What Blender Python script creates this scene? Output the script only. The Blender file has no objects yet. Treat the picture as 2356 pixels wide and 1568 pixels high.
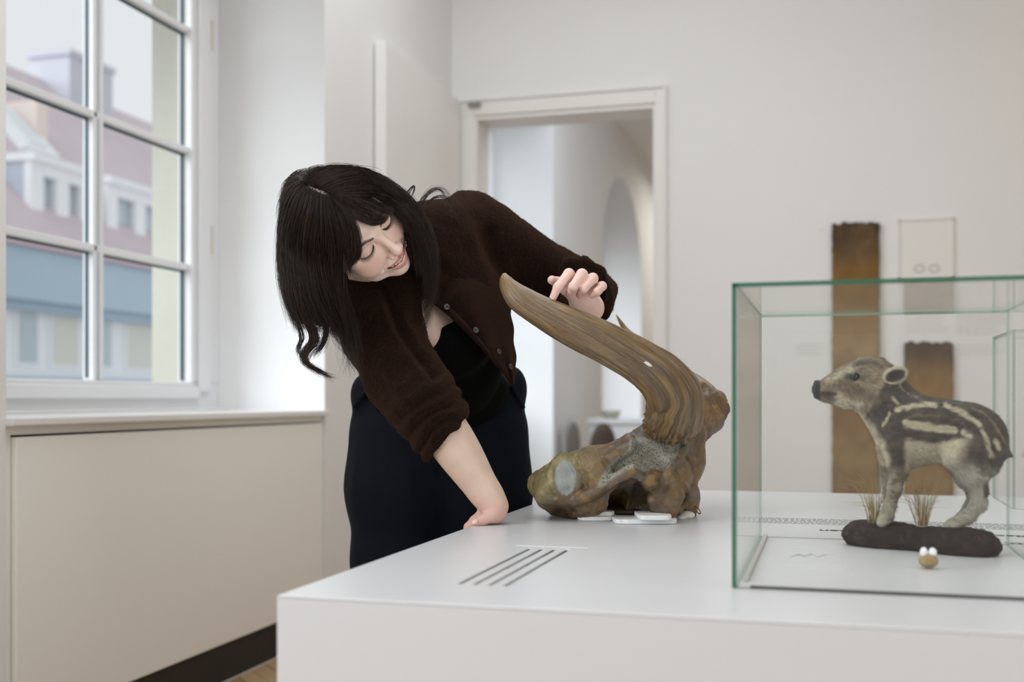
import bpy, math, random
import numpy as np
from mathutils import Vector, Matrix

# ------------------------------------------------------------------ frame
FPX, CX, CY, CAMZ = 2600.0, 1178.0, 917.0, 1.0
TH = math.radians(15.66)
RV = np.array([math.cos(TH), math.sin(TH), 0.0]); FV = np.array([-math.sin(TH), math.cos(TH), 0.0])
scene = bpy.context.scene
coll = scene.collection

# ------------------------------------------------------------------ camera
cam_d = bpy.data.cameras.new('camera'); cam = bpy.data.objects.new('camera', cam_d); coll.objects.link(cam)
cam.location = (0, 0, CAMZ); cam.rotation_euler = (math.pi/2, 0, TH)
cam_d.sensor_width = 36.0; cam_d.lens = FPX/2356*36.0; cam_d.shift_y = (CY-784)/2356.0
cam_d.clip_start = 0.05; cam_d.clip_end = 200
cam_d.dof.use_dof = True; cam_d.dof.focus_distance = 2.06; cam_d.dof.aperture_fstop = 2.9
scene.camera = cam
# ------------------------------------------------------------------ world, daylight, fill lamps, exposure
w = bpy.data.worlds.new('overcast'); scene.world = w; w.use_nodes = True
bg = w.node_tree.nodes['Background']; bg.inputs[0].default_value = (0.885, 0.893, 0.915, 1); bg.inputs[1].default_value = 0.90
def area(name, loc, rot, sx, sy, energy, col=(1, 1, 1)):
    l = bpy.data.lights.new(name, 'AREA'); l.shape = 'RECTANGLE'; l.size = sx; l.size_y = sy
    l.energy = energy; l.color = col
    o = bpy.data.objects.new(name, l); coll.objects.link(o); o.location = loc; o.rotation_euler = rot
    return o
H = math.pi/2
area('side_fill_light', (-2.40, -0.24, 2.0), (0, -H, 0), 2.1, 1.75, 36, (0.92, 0.96, 1.0))  # added area lamp in the unseen side window opening, lifts the room light
area('rear_fill_light', (0.4, -2.85, 1.7), (H, 0, 0), 5.4, 3.2, 14, (0.92, 0.97, 1.0))  # fill lamp added behind the camera; the wall there has no window
area('right_fill_light', (3.44, -0.6, 1.55), (0, H, 0), 2.6, 3.4, 76, (0.93, 0.97, 1.0))  # unseen lamp added on the windowless right wall to brighten her face
area('far_room_side_fill', (1.3, 8.8, 2.0), (0, H, 0), 1.6, 1.8, 22, (0.95, 0.97, 1.0))  # lamp added out of sight to lighten the far room's pillar
area('far_room_lamp', (-0.7, 13.7, 3.6), (0, 0, 0), 1.6, 2.0, 38, (1.0, 0.95, 0.86))
area('far_room_jamb_fill', (-1.5, 7.0, 3.2), (Vector((-.9, 1.5, -1.2))).to_track_quat('-Z', 'Y').to_euler(), 1.0, 1.2, 28, (0.80, 0.91, 1.0))  # lamp added inside the far room to brighten the window jamb
area('ceiling_fill_light', (-0.9, 2.9, 3.66), (0, 0, 0), 2.2, 4.4, 60, (0.93, 0.97, 1.0))  # soft overhead lamp added out of view as fill, no fixture modelled
sp = bpy.data.lights.new('warm_wall_spot', 'SPOT'); sp.energy = 14; sp.color = (1.0, 0.62, 0.28); sp.spot_size = 1.5; sp.spot_blend = 1.0; sp.shadow_soft_size = 0.12
so = bpy.data.objects.new('warm_wall_spot', sp); coll.objects.link(so); so.location = (2.1, 4.6, 3.45)
so.rotation_euler = (Vector((1.75, 6.06, 2.5))-Vector(so.location)).to_track_quat('-Z', 'Y').to_euler()
sun = bpy.data.lights.new('soft_daylight', 'SUN'); sun.energy = 3.4; sun.angle = math.radians(50); sun.color = (0.90, 0.95, 1.0)
sno = bpy.data.objects.new('soft_daylight', sun); coll.objects.link(sno); sno.location = (-6, 1, 8)
sno.rotation_euler = Vector((0.66, 0.60, -0.46)).to_track_quat('-Z', 'Y').to_euler()
scene.view_settings.view_transform = 'Standard'; scene.view_settings.look = 'None'
scene.view_settings.exposure = 0.07; scene.view_settings.gamma = 1.0; scene.view_settings.use_curve_mapping = False
scene.cycles.max_bounces = 10; scene.cycles.transparent_max_bounces = 24; scene.cycles.diffuse_bounces = 6
scene.cycles.sample_clamp_indirect = 6.0

# ------------------------------------------------------------------ pixel/metric helpers
def C(px, py, d):                     # point in the camera's metric axes (right, up, depth)
    return np.array([(px-CX)/FPX*d, (CY-py)/FPX*d, d])
def toW(p):                           # those axes -> world
    p = np.asarray(p, float)
    return p[..., 0:1]*RV + p[..., 2:3]*FV + p[..., 1:2]*np.array([0, 0, 1.0]) + np.array([0, 0, CAMZ])
def W(px, py, d): return Vector(toW(C(px, py, d)))
def atX(px, X):                       # depth of the point seen at column px on the plane x = X
    u = (px-CX)/FPX; return X/(RV[0]*u+FV[0])
def atY(px, Y):
    u = (px-CX)/FPX; return Y/(RV[1]*u+FV[1])
def onZ(px, py, z):
    return W(px, py, (CAMZ-z)*FPX/(py-CY))

# ------------------------------------------------------------------ object helpers
def link(name, me, mat=None, parent=None, smooth=False):
    o = bpy.data.objects.new(name, me); coll.objects.link(o)
    if mat is not None and not me.materials: me.materials.append(mat)
    if parent is not None: o.parent = parent
    if smooth:
        me.polygons.foreach_set('use_smooth', np.ones(len(me.polygons), bool))
    return o
def root(name, label, cat, loc, group=None):
    o = bpy.data.objects.new(name, None); coll.objects.link(o); o.location = loc; o.empty_display_size = 0.05
    tag(o, label, cat, group); return o
def tag(o, label=None, cat=None, group=None, kind=None):
    if label: o['label'] = label
    if cat: o['category'] = cat
    if group: o['group'] = group
    if kind: o['kind'] = kind
    return o
def adopt(o, parent):                 # parent keeping the mesh where it stands (roots carry translation only)
    o.parent = parent; o.location = Vector(o.location)-Vector(parent.location); return o
def mesh_np(name, V, Fc, col=None, smooth=True, quads=True):
    me = bpy.data.meshes.new(name); V = np.ascontiguousarray(V, np.float32); Fc = np.ascontiguousarray(Fc, np.int32)
    k = Fc.shape[1]
    me.vertices.add(len(V)); me.vertices.foreach_set('co', V.ravel())
    me.loops.add(Fc.size); me.loops.foreach_set('vertex_index', Fc.ravel())
    me.polygons.add(len(Fc)); me.polygons.foreach_set('loop_start', np.arange(len(Fc), dtype=np.int32)*k)
    me.update(calc_edges=True)
    if smooth: me.polygons.foreach_set('use_smooth', np.ones(len(Fc), bool))
    if col is not None:
        for nm, a in (col.items() if isinstance(col, dict) else [('Col', col)]):
            a = np.asarray(a, np.float32)
            if a.shape[1] == 3: a = np.c_[a, np.ones(len(a), np.float32)]
            at = me.attributes.new(nm, 'FLOAT_COLOR', 'POINT'); at.data.foreach_set('color', a.astype(np.float32).ravel())
    me.validate(); return me
class MB:                             # collects boxes / prisms into one mesh
    def __init__(s): s.v = []; s.f = []
    def box(s, a, b):
        x0, y0, z0 = a; x1, y1, z1 = b; n = len(s.v)
        s.v += [(x0,y0,z0),(x1,y0,z0),(x1,y1,z0),(x0,y1,z0),(x0,y0,z1),(x1,y0,z1),(x1,y1,z1),(x0,y1,z1)]
        s.f += [tuple(n+i for i in q) for q in ((0,3,2,1),(4,5,6,7),(0,1,5,4),(1,2,6,5),(2,3,7,6),(3,0,4,7))]
        return s
    def prism(s, bottom, top):
        n = len(s.v); k = len(bottom); s.v += [tuple(p) for p in bottom]+[tuple(p) for p in top]
        s.f += [tuple(n+k-1-i for i in range(k)), tuple(n+k+i for i in range(k))]
        for i in range(k): j = (i+1) % k; s.f.append((n+i, n+j, n+k+j, n+k+i))
        return s
    def build(s, name, mat, parent=None, bevel=0, world=True):
        me = bpy.data.meshes.new(name); off = Vector((0,0,0))
        if parent is not None and world: off = Vector(parent.location) if parent.parent is None else Vector(parent.location)+Vector(parent.parent.location)
        me.from_pydata([tuple(Vector(v)-off) for v in s.v], [], s.f); me.update()
        o = link(name, me, mat, parent)
        if bevel:
            m = o.modifiers.new('bevel', 'BEVEL'); m.width = bevel; m.segments = 2; m.limit_method = 'ANGLE'
        return o
def tube_np(P, R, n=8, cap=True):
    P = np.asarray(P, float); R = np.broadcast_to(np.asarray(R, float), (len(P),)); T = np.gradient(P, axis=0); T /= np.linalg.norm(T, axis=1)[:, None]+1e-12
    up = np.array([0.13, 0.27, 0.95]); N = np.cross(T, up); N /= np.linalg.norm(N, axis=1)[:, None]+1e-12; B = np.cross(T, N)
    a = np.arange(n)/n*2*np.pi
    V = (P[:, None]+R[:, None, None]*(np.cos(a)[None, :, None]*N[:, None]+np.sin(a)[None, :, None]*B[:, None])).reshape(-1, 3)
    i = np.arange(len(P)-1)[:, None]*n; j = np.arange(n)[None]; j2 = (j+1) % n
    Fq = np.stack([i+j, i+j2, i+n+j2, i+n+j], -1).reshape(-1, 4)
    if cap:
        V = np.vstack([V, P[0], P[-1]]); c0 = len(V)-2; c1 = c0+1; j = np.arange(n); j2 = (j+1) % n; e = (len(P)-1)*n
        Fq = np.vstack([Fq, np.stack([j2, j, np.full(n, c0), np.full(n, c0)], -1), np.stack([e+j, e+j2, np.full(n, c1), np.full(n, c1)], -1)])
    return V, Fq
def pydata(name, V, Fc, mat, parent=None, smooth=True):
    me = bpy.data.meshes.new(name); off = np.zeros(3)
    if parent is not None:
        off = np.array(parent.location) if parent.parent is None else np.array(parent.location)+np.array(parent.parent.location)
    fs = []
    for q in np.asarray(Fc).tolist():
        r = []
        for i in q:
            if i not in r: r.append(i)
        if len(r) > 2: fs.append(r)
    me.from_pydata((np.asarray(V)-off).tolist(), [], fs); me.update()
    return link(name, me, mat, parent, smooth)
def crv(P, n):                        # Catmull-Rom resample (a 4th column rides along)
    P = np.asarray(P, float); m = len(P); Q = np.vstack([2*P[0]-P[1], P, 2*P[-1]-P[-2]])
    seg = np.linalg.norm(np.diff(P[:, :3], axis=0), axis=1)**0.7+1e-9; cum = np.r_[0, np.cumsum(seg)]/seg.sum()
    t = np.linspace(0, 1, n); k = np.clip(np.searchsorted(cum, t, 'right')-1, 0, m-2); u = ((t-cum[k])/(cum[k+1]-cum[k]))[:, None]
    a, b, c, d = Q[k], Q[k+1], Q[k+2], Q[k+3]
    return 0.5*((2*b)+(-a+c)*u+(2*a-5*b+4*c-d)*u**2+(-a+3*b-3*c+d)*u**3)

# ------------------------------------------------------------------ noise (numpy value noise) and SDF toolkit
def _h(i, j, k, s):
    n = (i*374761393+j*668265263+k*1274126177+s*974634777) & 0xffffffff
    n = ((n ^ (n >> 13))*1274126177) & 0xffffffff
    return ((n ^ (n >> 16)) & 0xffff)/32767.5-1
def noise(P, s=0):
    P = np.asarray(P, float); i = np.floor(P).astype(np.int64); f = P-i; f = f*f*(3-2*f); r = 0
    for a in (0, 1):
        for b in (0, 1):
            for c in (0, 1):
                wgt = (f[:, 0] if a else 1-f[:, 0])*(f[:, 1] if b else 1-f[:, 1])*(f[:, 2] if c else 1-f[:, 2])
                r = r+wgt*_h(i[:, 0]+a, i[:, 1]+b, i[:, 2]+c, s)
    return r
def fbm(P, o=4, s=0):
    r = 0; a = 1; P = np.asarray(P, float)
    for q in range(o): r = r+a*noise(P, s+q); P = P*2.03; a *= .5
    return r
def sstep(a, b, x): t = np.clip((x-a)/(b-a), 0, 1); return t*t*(3-2*t)

class SDF:
    def __init__(s): s.ops = []
    def _a(s, mode, fn, c, R, k): s.ops.append((mode, fn, np.asarray(c, float), R, k)); return s
    def cone(s, a, b, r1, r2=None, k=0.01, sub=False):
        a = np.asarray(a, float); b = np.asarray(b, float); r2 = r1 if r2 is None else r2; ab = b-a; L2 = max(ab@ab, 1e-12)
        def fn(P):
            t = np.clip((P-a)@ab/L2, 0, 1); return np.linalg.norm(P-a-t[:, None]*ab, axis=1)-(r1+(r2-r1)*t)
        return s._a(sub, fn, (a+b)/2, math.sqrt(L2)/2+max(r1, r2), k)
    def chain(s, pts, rad, k=0.01, sub=False):
        for i in range(len(pts)-1): s.cone(pts[i], pts[i+1], rad[i], rad[i+1], k, sub)
        return s
    def ell(s, c, r, k=0.01, M=None, sub=False):
        c = np.asarray(c, float); r = np.asarray(r, float)*np.ones(3)
        def fn(P):
            q = P-c
            if M is not None: q = q@M            # M columns = axes
            k0 = np.linalg.norm(q/r, axis=1); k1 = np.linalg.norm(q/(r*r), axis=1)+1e-9
            return np.where(k0 > 1e-4, k0*(k0-1)/k1, -r.min())
        return s._a(sub, fn, c, r.max(), k)
    def fnc(s, fn, c, R, k=0.01, sub=False): return s._a(sub, fn, c, R, k)
    def __call__(s, P):
        lo = P.min(0); hi = P.max(0); pc = (lo+hi)/2; pr = np.linalg.norm(hi-lo)/2; d = np.full(len(P), 0.5)
        for sub, fn, c, R, k in s.ops:
            if np.linalg.norm(c-pc)-R-pr > 0.03+k+s.pad: continue
            e = fn(P)
            if sub: e = -e; h = np.maximum(k-np.abs(d-e), 0)/k; d = np.maximum(d, e)+h*h*k*.25
            else: h = np.maximum(k-np.abs(d-e), 0)/k; d = np.minimum(d, e)-h*h*k*.25
        return d
    pad = 0.0
    def bounds(s, m):
        lo = np.min([c-R for u, f, c, R, k in s.ops if not u and R < 5], 0)-m; hi = np.max([c+R for u, f, c, R, k in s.ops if not u and R < 5], 0)+m
        return lo, hi
    def mesh(s, h, lo=None, hi=None, B=8):
        if lo is None: lo, hi = s.bounds(3*h)
        lo = np.asarray(lo, float); hi = np.asarray(hi, float)
        nb = np.ceil((hi-lo)/h/B).astype(int)+1; n = nb*B
        ax = [lo[i]+(np.arange(nb[i])+.5)*B*h for i in range(3)]
        rad = B*h*math.sqrt(3)/2; cd = np.full(nb, 0.5)
        s.pad = rad*2
        for bi in range(0, nb[0], 6):
            for bj in range(0, nb[1], 6):
                for bk in range(0, nb[2], 6):
                    X, Y, Z = np.meshgrid(ax[0][bi:bi+6], ax[1][bj:bj+6], ax[2][bk:bk+6], indexing='ij')
                    cd[bi:bi+6, bj:bj+6, bk:bk+6] = s(np.stack([X, Y, Z], -1).reshape(-1, 3)).reshape(X.shape)
        s.pad = 0.0
        act = np.abs(cd) < rad*1.6+0.002
        D = np.empty(n+1, np.float32); D[:-1, :-1, :-1] = np.repeat(np.repeat(np.repeat(cd, B, 0), B, 1), B, 2); D[-1] = D[-2]; D[:, -1] = D[:, -2]; D[:, :, -1] = D[:, :, -2]
        loc = np.stack(np.meshgrid(*[np.arange(B+1)]*3, indexing='ij'), -1).reshape(-1, 3)
        for bi in range(0, nb[0], 3):
            for bj in range(0, nb[1], 3):
                for bk in range(0, nb[2], 3):
                    A = np.argwhere(act[bi:bi+3, bj:bj+3, bk:bk+3])
                    if not len(A): continue
                    A = A+[bi, bj, bk]; I = (A[:, None]*B+loc[None]).reshape(-1, 3)
                    D[I[:, 0], I[:, 1], I[:, 2]] = s(lo+I*h)
        S = D < 0
        cnt = np.zeros(n, np.uint8)
        for a in (0, 1):
            for b in (0, 1):
                for c in (0, 1): cnt += S[a:n[0]+a, b:n[1]+b, c:n[2]+c]
        cell = (cnt > 0) & (cnt < 8); idx = np.argwhere(cell); num = np.full(n, -1, np.int32); num[cell] = np.arange(len(idx))
        acc = np.zeros((len(idx), 3)); ct = np.zeros(len(idx))
        cor = [(a, b, c) for a in (0, 1) for b in (0, 1) for c in (0, 1)]
        dv = {q: D[idx[:, 0]+q[0], idx[:, 1]+q[1], idx[:, 2]+q[2]].astype(float) for q in cor}
        for p in cor:
            for x in range(3):
                if p[x]: continue
                q = list(p); q[x] = 1; q = tuple(q); m = (dv[p] < 0) != (dv[q] < 0); t = np.where(m, dv[p]/(dv[p]-dv[q]+1e-20), 0)
                pt = np.array(p)+t[:, None]*(np.arange(3) == x); acc[m] += pt[m]; ct[m] += 1
        V = lo+(idx+acc/ct[:, None])*h
        Q = []
        for x in range(3):
            y, z = (x+1) % 3, (x+2) % 3; sl0 = [slice(0, n[i]) for i in range(3)]; sl1 = list(sl0); sl1[x] = slice(1, n[x]+1)
            m = S[tuple(sl0)] != S[tuple(sl1)]; e = np.argwhere(m); e = e[(e[:, y] > 0) & (e[:, z] > 0)]; ins = S[e[:, 0], e[:, 1], e[:, 2]]
            o = []
            for dy, dz in ((1, 1), (0, 1), (0, 0), (1, 0)):
                c = e.copy(); c[:, y] -= dy; c[:, z] -= dz; o.append(num[c[:, 0], c[:, 1], c[:, 2]])
            q = np.stack(o, -1); q[~ins] = q[~ins][:, ::-1]; Q.append(q[(q >= 0).all(1)])
        return V, np.vstack(Q)
def vnormals(V, Q):
    n = np.cross(V[Q[:, 2]]-V[Q[:, 0]], V[Q[:, 3]]-V[Q[:, 1]]); N = np.zeros_like(V)
    for i in range(4): np.add.at(N, Q[:, i], n)
    return N/(np.linalg.norm(N, axis=1)[:, None]+1e-12)
def orient(V, Q):                     # outward faces
    a = V[Q[:, 0]]; vol = (a*np.cross(V[Q[:, 1]], V[Q[:, 2]])).sum()+(a*np.cross(V[Q[:, 2]], V[Q[:, 3]])).sum()
    return Q if vol > 0 else Q[:, ::-1]
def smooth_v(V, Q, it=1, f=0.5):
    for _ in range(it):
        S = np.zeros_like(V); c = np.zeros(len(V))
        for a, b in ((0, 1), (1, 2), (2, 3), (3, 0)):
            np.add.at(S, Q[:, a], V[Q[:, b]]); np.add.at(S, Q[:, b], V[Q[:, a]]); np.add.at(c, Q[:, a], 1); np.add.at(c, Q[:, b], 1)
        V = V*(1-f)+f*S/c[:, None]
    return V
def polydist(P2, pts):                # distance of 2-D points to a polyline
    pts = np.asarray(pts, float); r = np.full(len(P2), 1e9)
    for a, b in zip(pts[:-1], pts[1:]):
        ab = b-a; t = np.clip((P2-a)@ab/(ab@ab+1e-12), 0, 1); r = np.minimum(r, np.linalg.norm(P2-a-t[:, None]*ab, axis=1))
    return r
def inpoly(P2, poly):
    r = np.zeros(len(P2), bool); n = len(poly)
    for i in range(n):
        x1, y1 = poly[i]; x2, y2 = poly[(i+1) % n]
        if y1 == y2: continue
        m = ((y1 > P2[:, 1]) != (y2 > P2[:, 1])) & (P2[:, 0] < (x2-x1)*(P2[:, 1]-y1)/(y2-y1)+x1); r ^= m
    return r

# ------------------------------------------------------------------ materials
class NT:
    def __init__(s, name):
        s.m = bpy.data.materials.new(name); s.m.use_nodes = True; s.t = s.m.node_tree; s.b = s.t.nodes['Principled BSDF']; s.o = s.t.nodes['Material Output']
    def n(s, typ, **kw):
        x = s.t.nodes.new(typ)
        for k, v in kw.items():
            if k.startswith('i_'):
                key = k[2:]; key = int(key) if key.isdigit() else key.replace('_', ' '); s.put(x.inputs[key], v)
            else: setattr(x, k, v)
        return x
    def put(s, sock, v):
        if isinstance(v, bpy.types.NodeSocket): s.t.links.new(v, sock)
        else:
            try: sock.default_value = v
            except Exception: sock.default_value = (*v, 1)
    def set(s, **kw):
        for k, v in kw.items(): s.put(s.b.inputs[k.replace('_', ' ')], v)
        return s
    def noise(s, scale, detail=4, rough=.5, vec=None, dist=0):
        x = s.n('ShaderNodeTexNoise'); x.inputs['Scale'].default_value = scale; x.inputs['Detail'].default_value = detail; x.inputs['Roughness'].default_value = rough; x.inputs['Distortion'].default_value = dist
        s.put(x.inputs['Vector'], vec if vec is not None else s.obj()); return x.outputs['Fac']
    def obj(s): return s.n('ShaderNodeTexCoord').outputs['Object']
    def geo(s): return s.n('ShaderNodeNewGeometry').outputs['Position']
    def ramp(s, fac, stops):
        x = s.n('ShaderNodeValToRGB'); cr = x.color_ramp
        while len(cr.elements) < len(stops): cr.elements.new(.5)
        for e, (p, c) in zip(cr.elements, stops): e.position = p; e.color = (*c, 1) if len(c) == 3 else c
        s.put(x.inputs['Fac'], fac); return x.outputs['Color']
    def mix(s, fac, a, b, mode='MIX'):
        x = s.n('ShaderNodeMix', data_type='RGBA', blend_type=mode); s.put(x.inputs[0], fac); s.put(x.inputs[6], a); s.put(x.inputs[7], b); return x.outputs[2]
    def bump(s, h, strength=.3, dist=.002):
        x = s.n('ShaderNodeBump'); x.inputs['Strength'].default_value = strength; x.inputs['Distance'].default_value = dist; s.put(x.inputs['Height'], h)
        s.put(s.b.inputs['Normal'], x.outputs['Normal']); return s
    def math(s, op, a, b=0.0):
        x = s.n('ShaderNodeMath', operation=op); s.put(x.inputs[0], a); s.put(x.inputs[1], b); return x.outputs[0]
    def attr(s, name='Col'): return s.n('ShaderNodeAttribute', attribute_name=name).outputs['Color']
def plain(name, col, rough=.6, metal=0, spec=.5, ns=0, na=.06, bump=0, bs=200):
    t = NT(name); c = (*col, 1)
    if ns: c = t.mix(t.noise(ns, 5), tuple(x*(1-na) for x in col)+(1,), tuple(min(1, x*(1+na)) for x in col)+(1,))
    t.set(Base_Color=c, Roughness=rough, Metallic=metal, Specular_IOR_Level=spec)
    if bump: t.bump(t.noise(bs, 3), bump, .001)
    return t.m
M_wall = plain('wall_paint', (.80, .80, .80), .85, ns=3, na=.012, bump=.12, bs=90)
M_reveal = M_wall
M_ceil = plain('ceiling_paint', (.80, .80, .79), .9, ns=2, na=.02)
M_trim = plain('painted_wood', (.80, .79, .77), .45, ns=8, na=.02)
M_frame = plain('window_paint', (.74, .745, .76), .4, ns=12, na=.02)
M_gasket = plain('window_gasket', (.05, .085, .095), .5)
M_panel = plain('panel_lacquer', (.90, .89, .85), .38, ns=2, na=.015)
M_table = plain('white_lacquered_board', (.63, .635, .65), .32, ns=1.5, na=.01)
M_sill = plain('sill_paint', (.80, .80, .80), .25, ns=4, na=.02)
M_dark = plain('dark_recess', (.05, .045, .04), .8)
def glass_mat(name, tint, refl=1.0):
    t = NT(name); t.t.nodes.remove(t.b)
    tr = t.n('ShaderNodeBsdfTransparent'); tr.inputs[0].default_value = (*tint, 1)
    gl = t.n('ShaderNodeBsdfGlossy'); gl.inputs['Roughness'].default_value = 0.0; gl.inputs[0].default_value = (1, 1, 1, 1)
    lw = t.n('ShaderNodeLayerWeight'); lw.inputs[0].default_value = .5
    fr = t.math('ADD', t.math('MULTIPLY', t.math('POWER', lw.outputs['Facing'], 4.5), .5*refl), .012*refl)
    mx = t.n('ShaderNodeMixShader'); t.put(mx.inputs[0], fr); t.put(mx.inputs[1], tr.outputs[0]); t.put(mx.inputs[2], gl.outputs[0]); t.put(t.o.inputs['Surface'], mx.outputs[0])
    return t.m
M_glass = glass_mat('clear_glass', (.985, .99, .985))
M_wglass = glass_mat('window_glass', (.97, .985, .99))
# ================================================================== THE SETTING
def shape2d(outer, holes, thick, name, mat, plane, off, parent=None):
    """flat slab with holes; plane 'X': coords (y,z), slab from x=off-thick to off; plane 'Y': coords (x,z), slab y=off..off+thick"""
    cu = bpy.data.curves.new(name, 'CURVE'); cu.dimensions = '2D'; cu.fill_mode = 'BOTH'; cu.extrude = thick/2
    for poly in [outer]+holes:
        sp_ = cu.splines.new('POLY'); sp_.points.add(len(poly)-1); sp_.use_cyclic_u = True
        for p, (a, b) in zip(sp_.points, poly): p.co = (a, b, 0, 1)
    t = bpy.data.objects.new('tmp', cu); coll.objects.link(t); dg = bpy.context.evaluated_depsgraph_get(); me = bpy.data.meshes.new_from_object(t.evaluated_get(dg)); bpy.data.objects.remove(t)
    n = len(me.vertices); co = np.empty(n*3); me.vertices.foreach_get('co', co); co = co.reshape(-1, 3)
    if plane == 'X': V = np.c_[off-thick/2+co[:, 2], co[:, 0], co[:, 1]]
    else: V = np.c_[co[:, 0], off+thick/2-co[:, 2], co[:, 1]]
    me.vertices.foreach_set('co', V.ravel()); me.update(); me.materials.clear(); me.name = name
    return link(name, me, mat, parent)
def rect(a0, b0, a1, b1): return [(a0, b0), (a1, b0), (a1, b1), (a0, b1)]
XL, XW, YB, ZC = -2.053, -2.606, 6.066, 3.75
NY0, NY1 = 2.466, 4.3875
niches = [(-1.2, 0.72), (NY0, NY1), (6.58, 8.5)]
archY0, archY1, archR = 10.46, 12.76, 1.15
arch = [(archY0, 0.30), (archY1, 0.30)]+[((archY0+archY1)/2+archR*math.cos(a), 2.35+0.92*math.sin(a)) for a in np.linspace(0, math.pi, 17)]
wl = shape2d(rect(-3.05, 0, 15.2, ZC), [rect(a, 0.002, b, 3.15) for a, b in niches]+[arch], XL-XW, 'wall_left', M_wall, 'X', XL); tag(wl, kind='structure')
M_facade = plain('cream_render', (.52, .50, .42), .9, ns=20, na=.04)
we = shape2d(rect(-3.05, 0, 15.2, ZC), [rect(a+.09, 0.99, b-.09, 3.08) for a, b in niches]+[[(y if False else (archY0+archY1)/2+(y-(archY0+archY1)/2)*.9, 0.36+(z-0.30)*.95) for y, z in arch]], .22, 'wall_outer_left', M_facade, 'X', XW); tag(we, kind='structure')
# back wall with the doorway
DX0, DX1, DZ = -1.914, -0.898, 2.578
wb = shape2d([(XL-.02, 0), (DX0, 0), (DX0, DZ), (DX1, DZ), (DX1, 0), (3.6, 0), (3.6, ZC), (XL-.02, ZC)], [], .22, 'wall_back', M_wall, 'Y', YB); tag(wb, kind='structure')
tag(MB().box((3.5, -3.05, 0), (3.6, 15.2, ZC)).build('wall_right', plain('warm_bounce_ochre', (.58, .49, .38), .85)), kind='structure')  # unseen wall coloured ochre for warm bounce and a darker right side
tag(MB().box((XW, -3.15, 0), (3.6, -3.0, ZC)).build('wall_front', M_wall), kind='structure')
tag(MB().box((XW, 15.0, 0), (3.6, 15.2, ZC)).build('wall_far', M_wall), kind='structure')
tag(MB().box((XW-.2, -3.15, ZC), (3.6, 15.2, ZC+.15)).build('ceiling', M_ceil), kind='structure')
# floor slab with single parquet blocks (herringbone) where the photo shows the floor
M_screed = plain('parquet_bed', (.10, .065, .04), .8)
fl = MB().box((XW, -3.1, -.1), (3.6, 15.1, -.0085)).build('floor', M_screed); tag(fl, kind='structure')
M_wood = []
for i, c in enumerate([(.36, .235, .125), (.42, .28, .155), (.30, .19, .10), (.39, .25, .13)]):
    t = NT('oak_parquet'); v = t.n('ShaderNodeMapping'); t.put(v.inputs[0], t.obj()); v.inputs['Scale'].default_value = (4, 60, 4)
    t.set(Base_Color=t.mix(t.noise(6, 6, .6, v.outputs[0]), tuple(x*.72 for x in c)+(1,), tuple(x*1.2 for x in c)+(1,)), Roughness=.38); M_wood.append(t.m)
rng = random.Random(4)
PL, PW = .42, .07
plank = []
for mt in M_wood:
    me = bpy.data.meshes.new('plank'); a, b = PL/2-.0012, PW/2-.0012
    me.from_pydata([(-a,-b,-.0077),(a,-b,-.0077),(a,b,-.0077),(-a,b,-.0077),(-a,-b,-.0008),(a,-b,-.0008),(a,b,-.0008),(-a,b,-.0008),
                    (-a+.001,-b+.001,0),(a-.001,-b+.001,0),(a-.001,b-.001,0),(-a+.001,b-.001,0)], [],
                   [(0,1,5,4),(1,2,6,5),(2,3,7,6),(3,0,4,7),(4,5,9,8),(5,6,10,9),(6,7,11,10),(7,4,8,11),(8,9,10,11)]); me.materials.append(mt); plank.append(me)
cnt = 0; rest = MB()
s2 = math.sqrt(.5)
for i in range(-40, 41):
    for j in range(-26, 27):
        for o in (0, 1):
            # herringbone lattice: rows of PW steps, columns of 2*PL
            bx = i*PW + j*PL*1.0; by = i*PW - j*PL*1.0
            if o == 0: cx_, cy_, r = bx+PL/2, by+PW/2, 0
            else: cx_, cy_, r = bx+PW/2+0*PL, by+PW+PL/2, H
            X = -1.2+(cx_-cy_)*s2; Y = 3.6+(cx_+cy_)*s2
            if not (XL+.0 < X < -.35 and 2.3 < Y < 5.4): continue
            p = W(0, 0, 1); dd = -FV[0]*-1
            d_ = float(np.dot([X, Y], FV[:2])); u_ = float(np.dot([X, Y], RV[:2]))/d_*FPX+CX
            if u_ > 760 or u_ < 240 or cnt >= 300: continue
            me = plank[rng.randrange(4)]; q = bpy.data.objects.new('plank', me); coll.objects.link(q); q.parent = fl; q.location = (X, Y, rng.uniform(-.0004, .0004)); q.rotation_euler[2] = r+math.pi/4; cnt += 1
# the rest of the parquet, joined
t = NT('oak_parquet_field'); br = t.n('ShaderNodeTexBrick'); mp = t.n('ShaderNodeMapping'); t.put(mp.inputs[0], t.obj()); mp.inputs['Rotation'].default_value = (0, 0, math.pi/4); t.put(br.inputs[0], mp.outputs[0])
br.inputs['Scale'].default_value = 2.4; br.inputs['Color1'].default_value = (.40, .26, .14, 1); br.inputs['Color2'].default_value = (.32, .205, .11, 1); br.inputs['Mortar'].default_value = (.12, .07, .04, 1); br.inputs['Mortar Size'].default_value = .004
t.set(Base_Color=br.outputs[0], Roughness=.4)
pf = MB().box((-.62, -3, -.0085), (3.5, 15, -.001)).box((XL, -3, -.0085), (-.62, 2.2, -.001)).box((XL, 5.5, -.0085), (-.62, 15, -.001)).box((XL, 2.2, -.0086), (-.62, 5.5, -.0079)).build('parquet_field', t.m, fl); tag(pf, kind='stuff')

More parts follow.
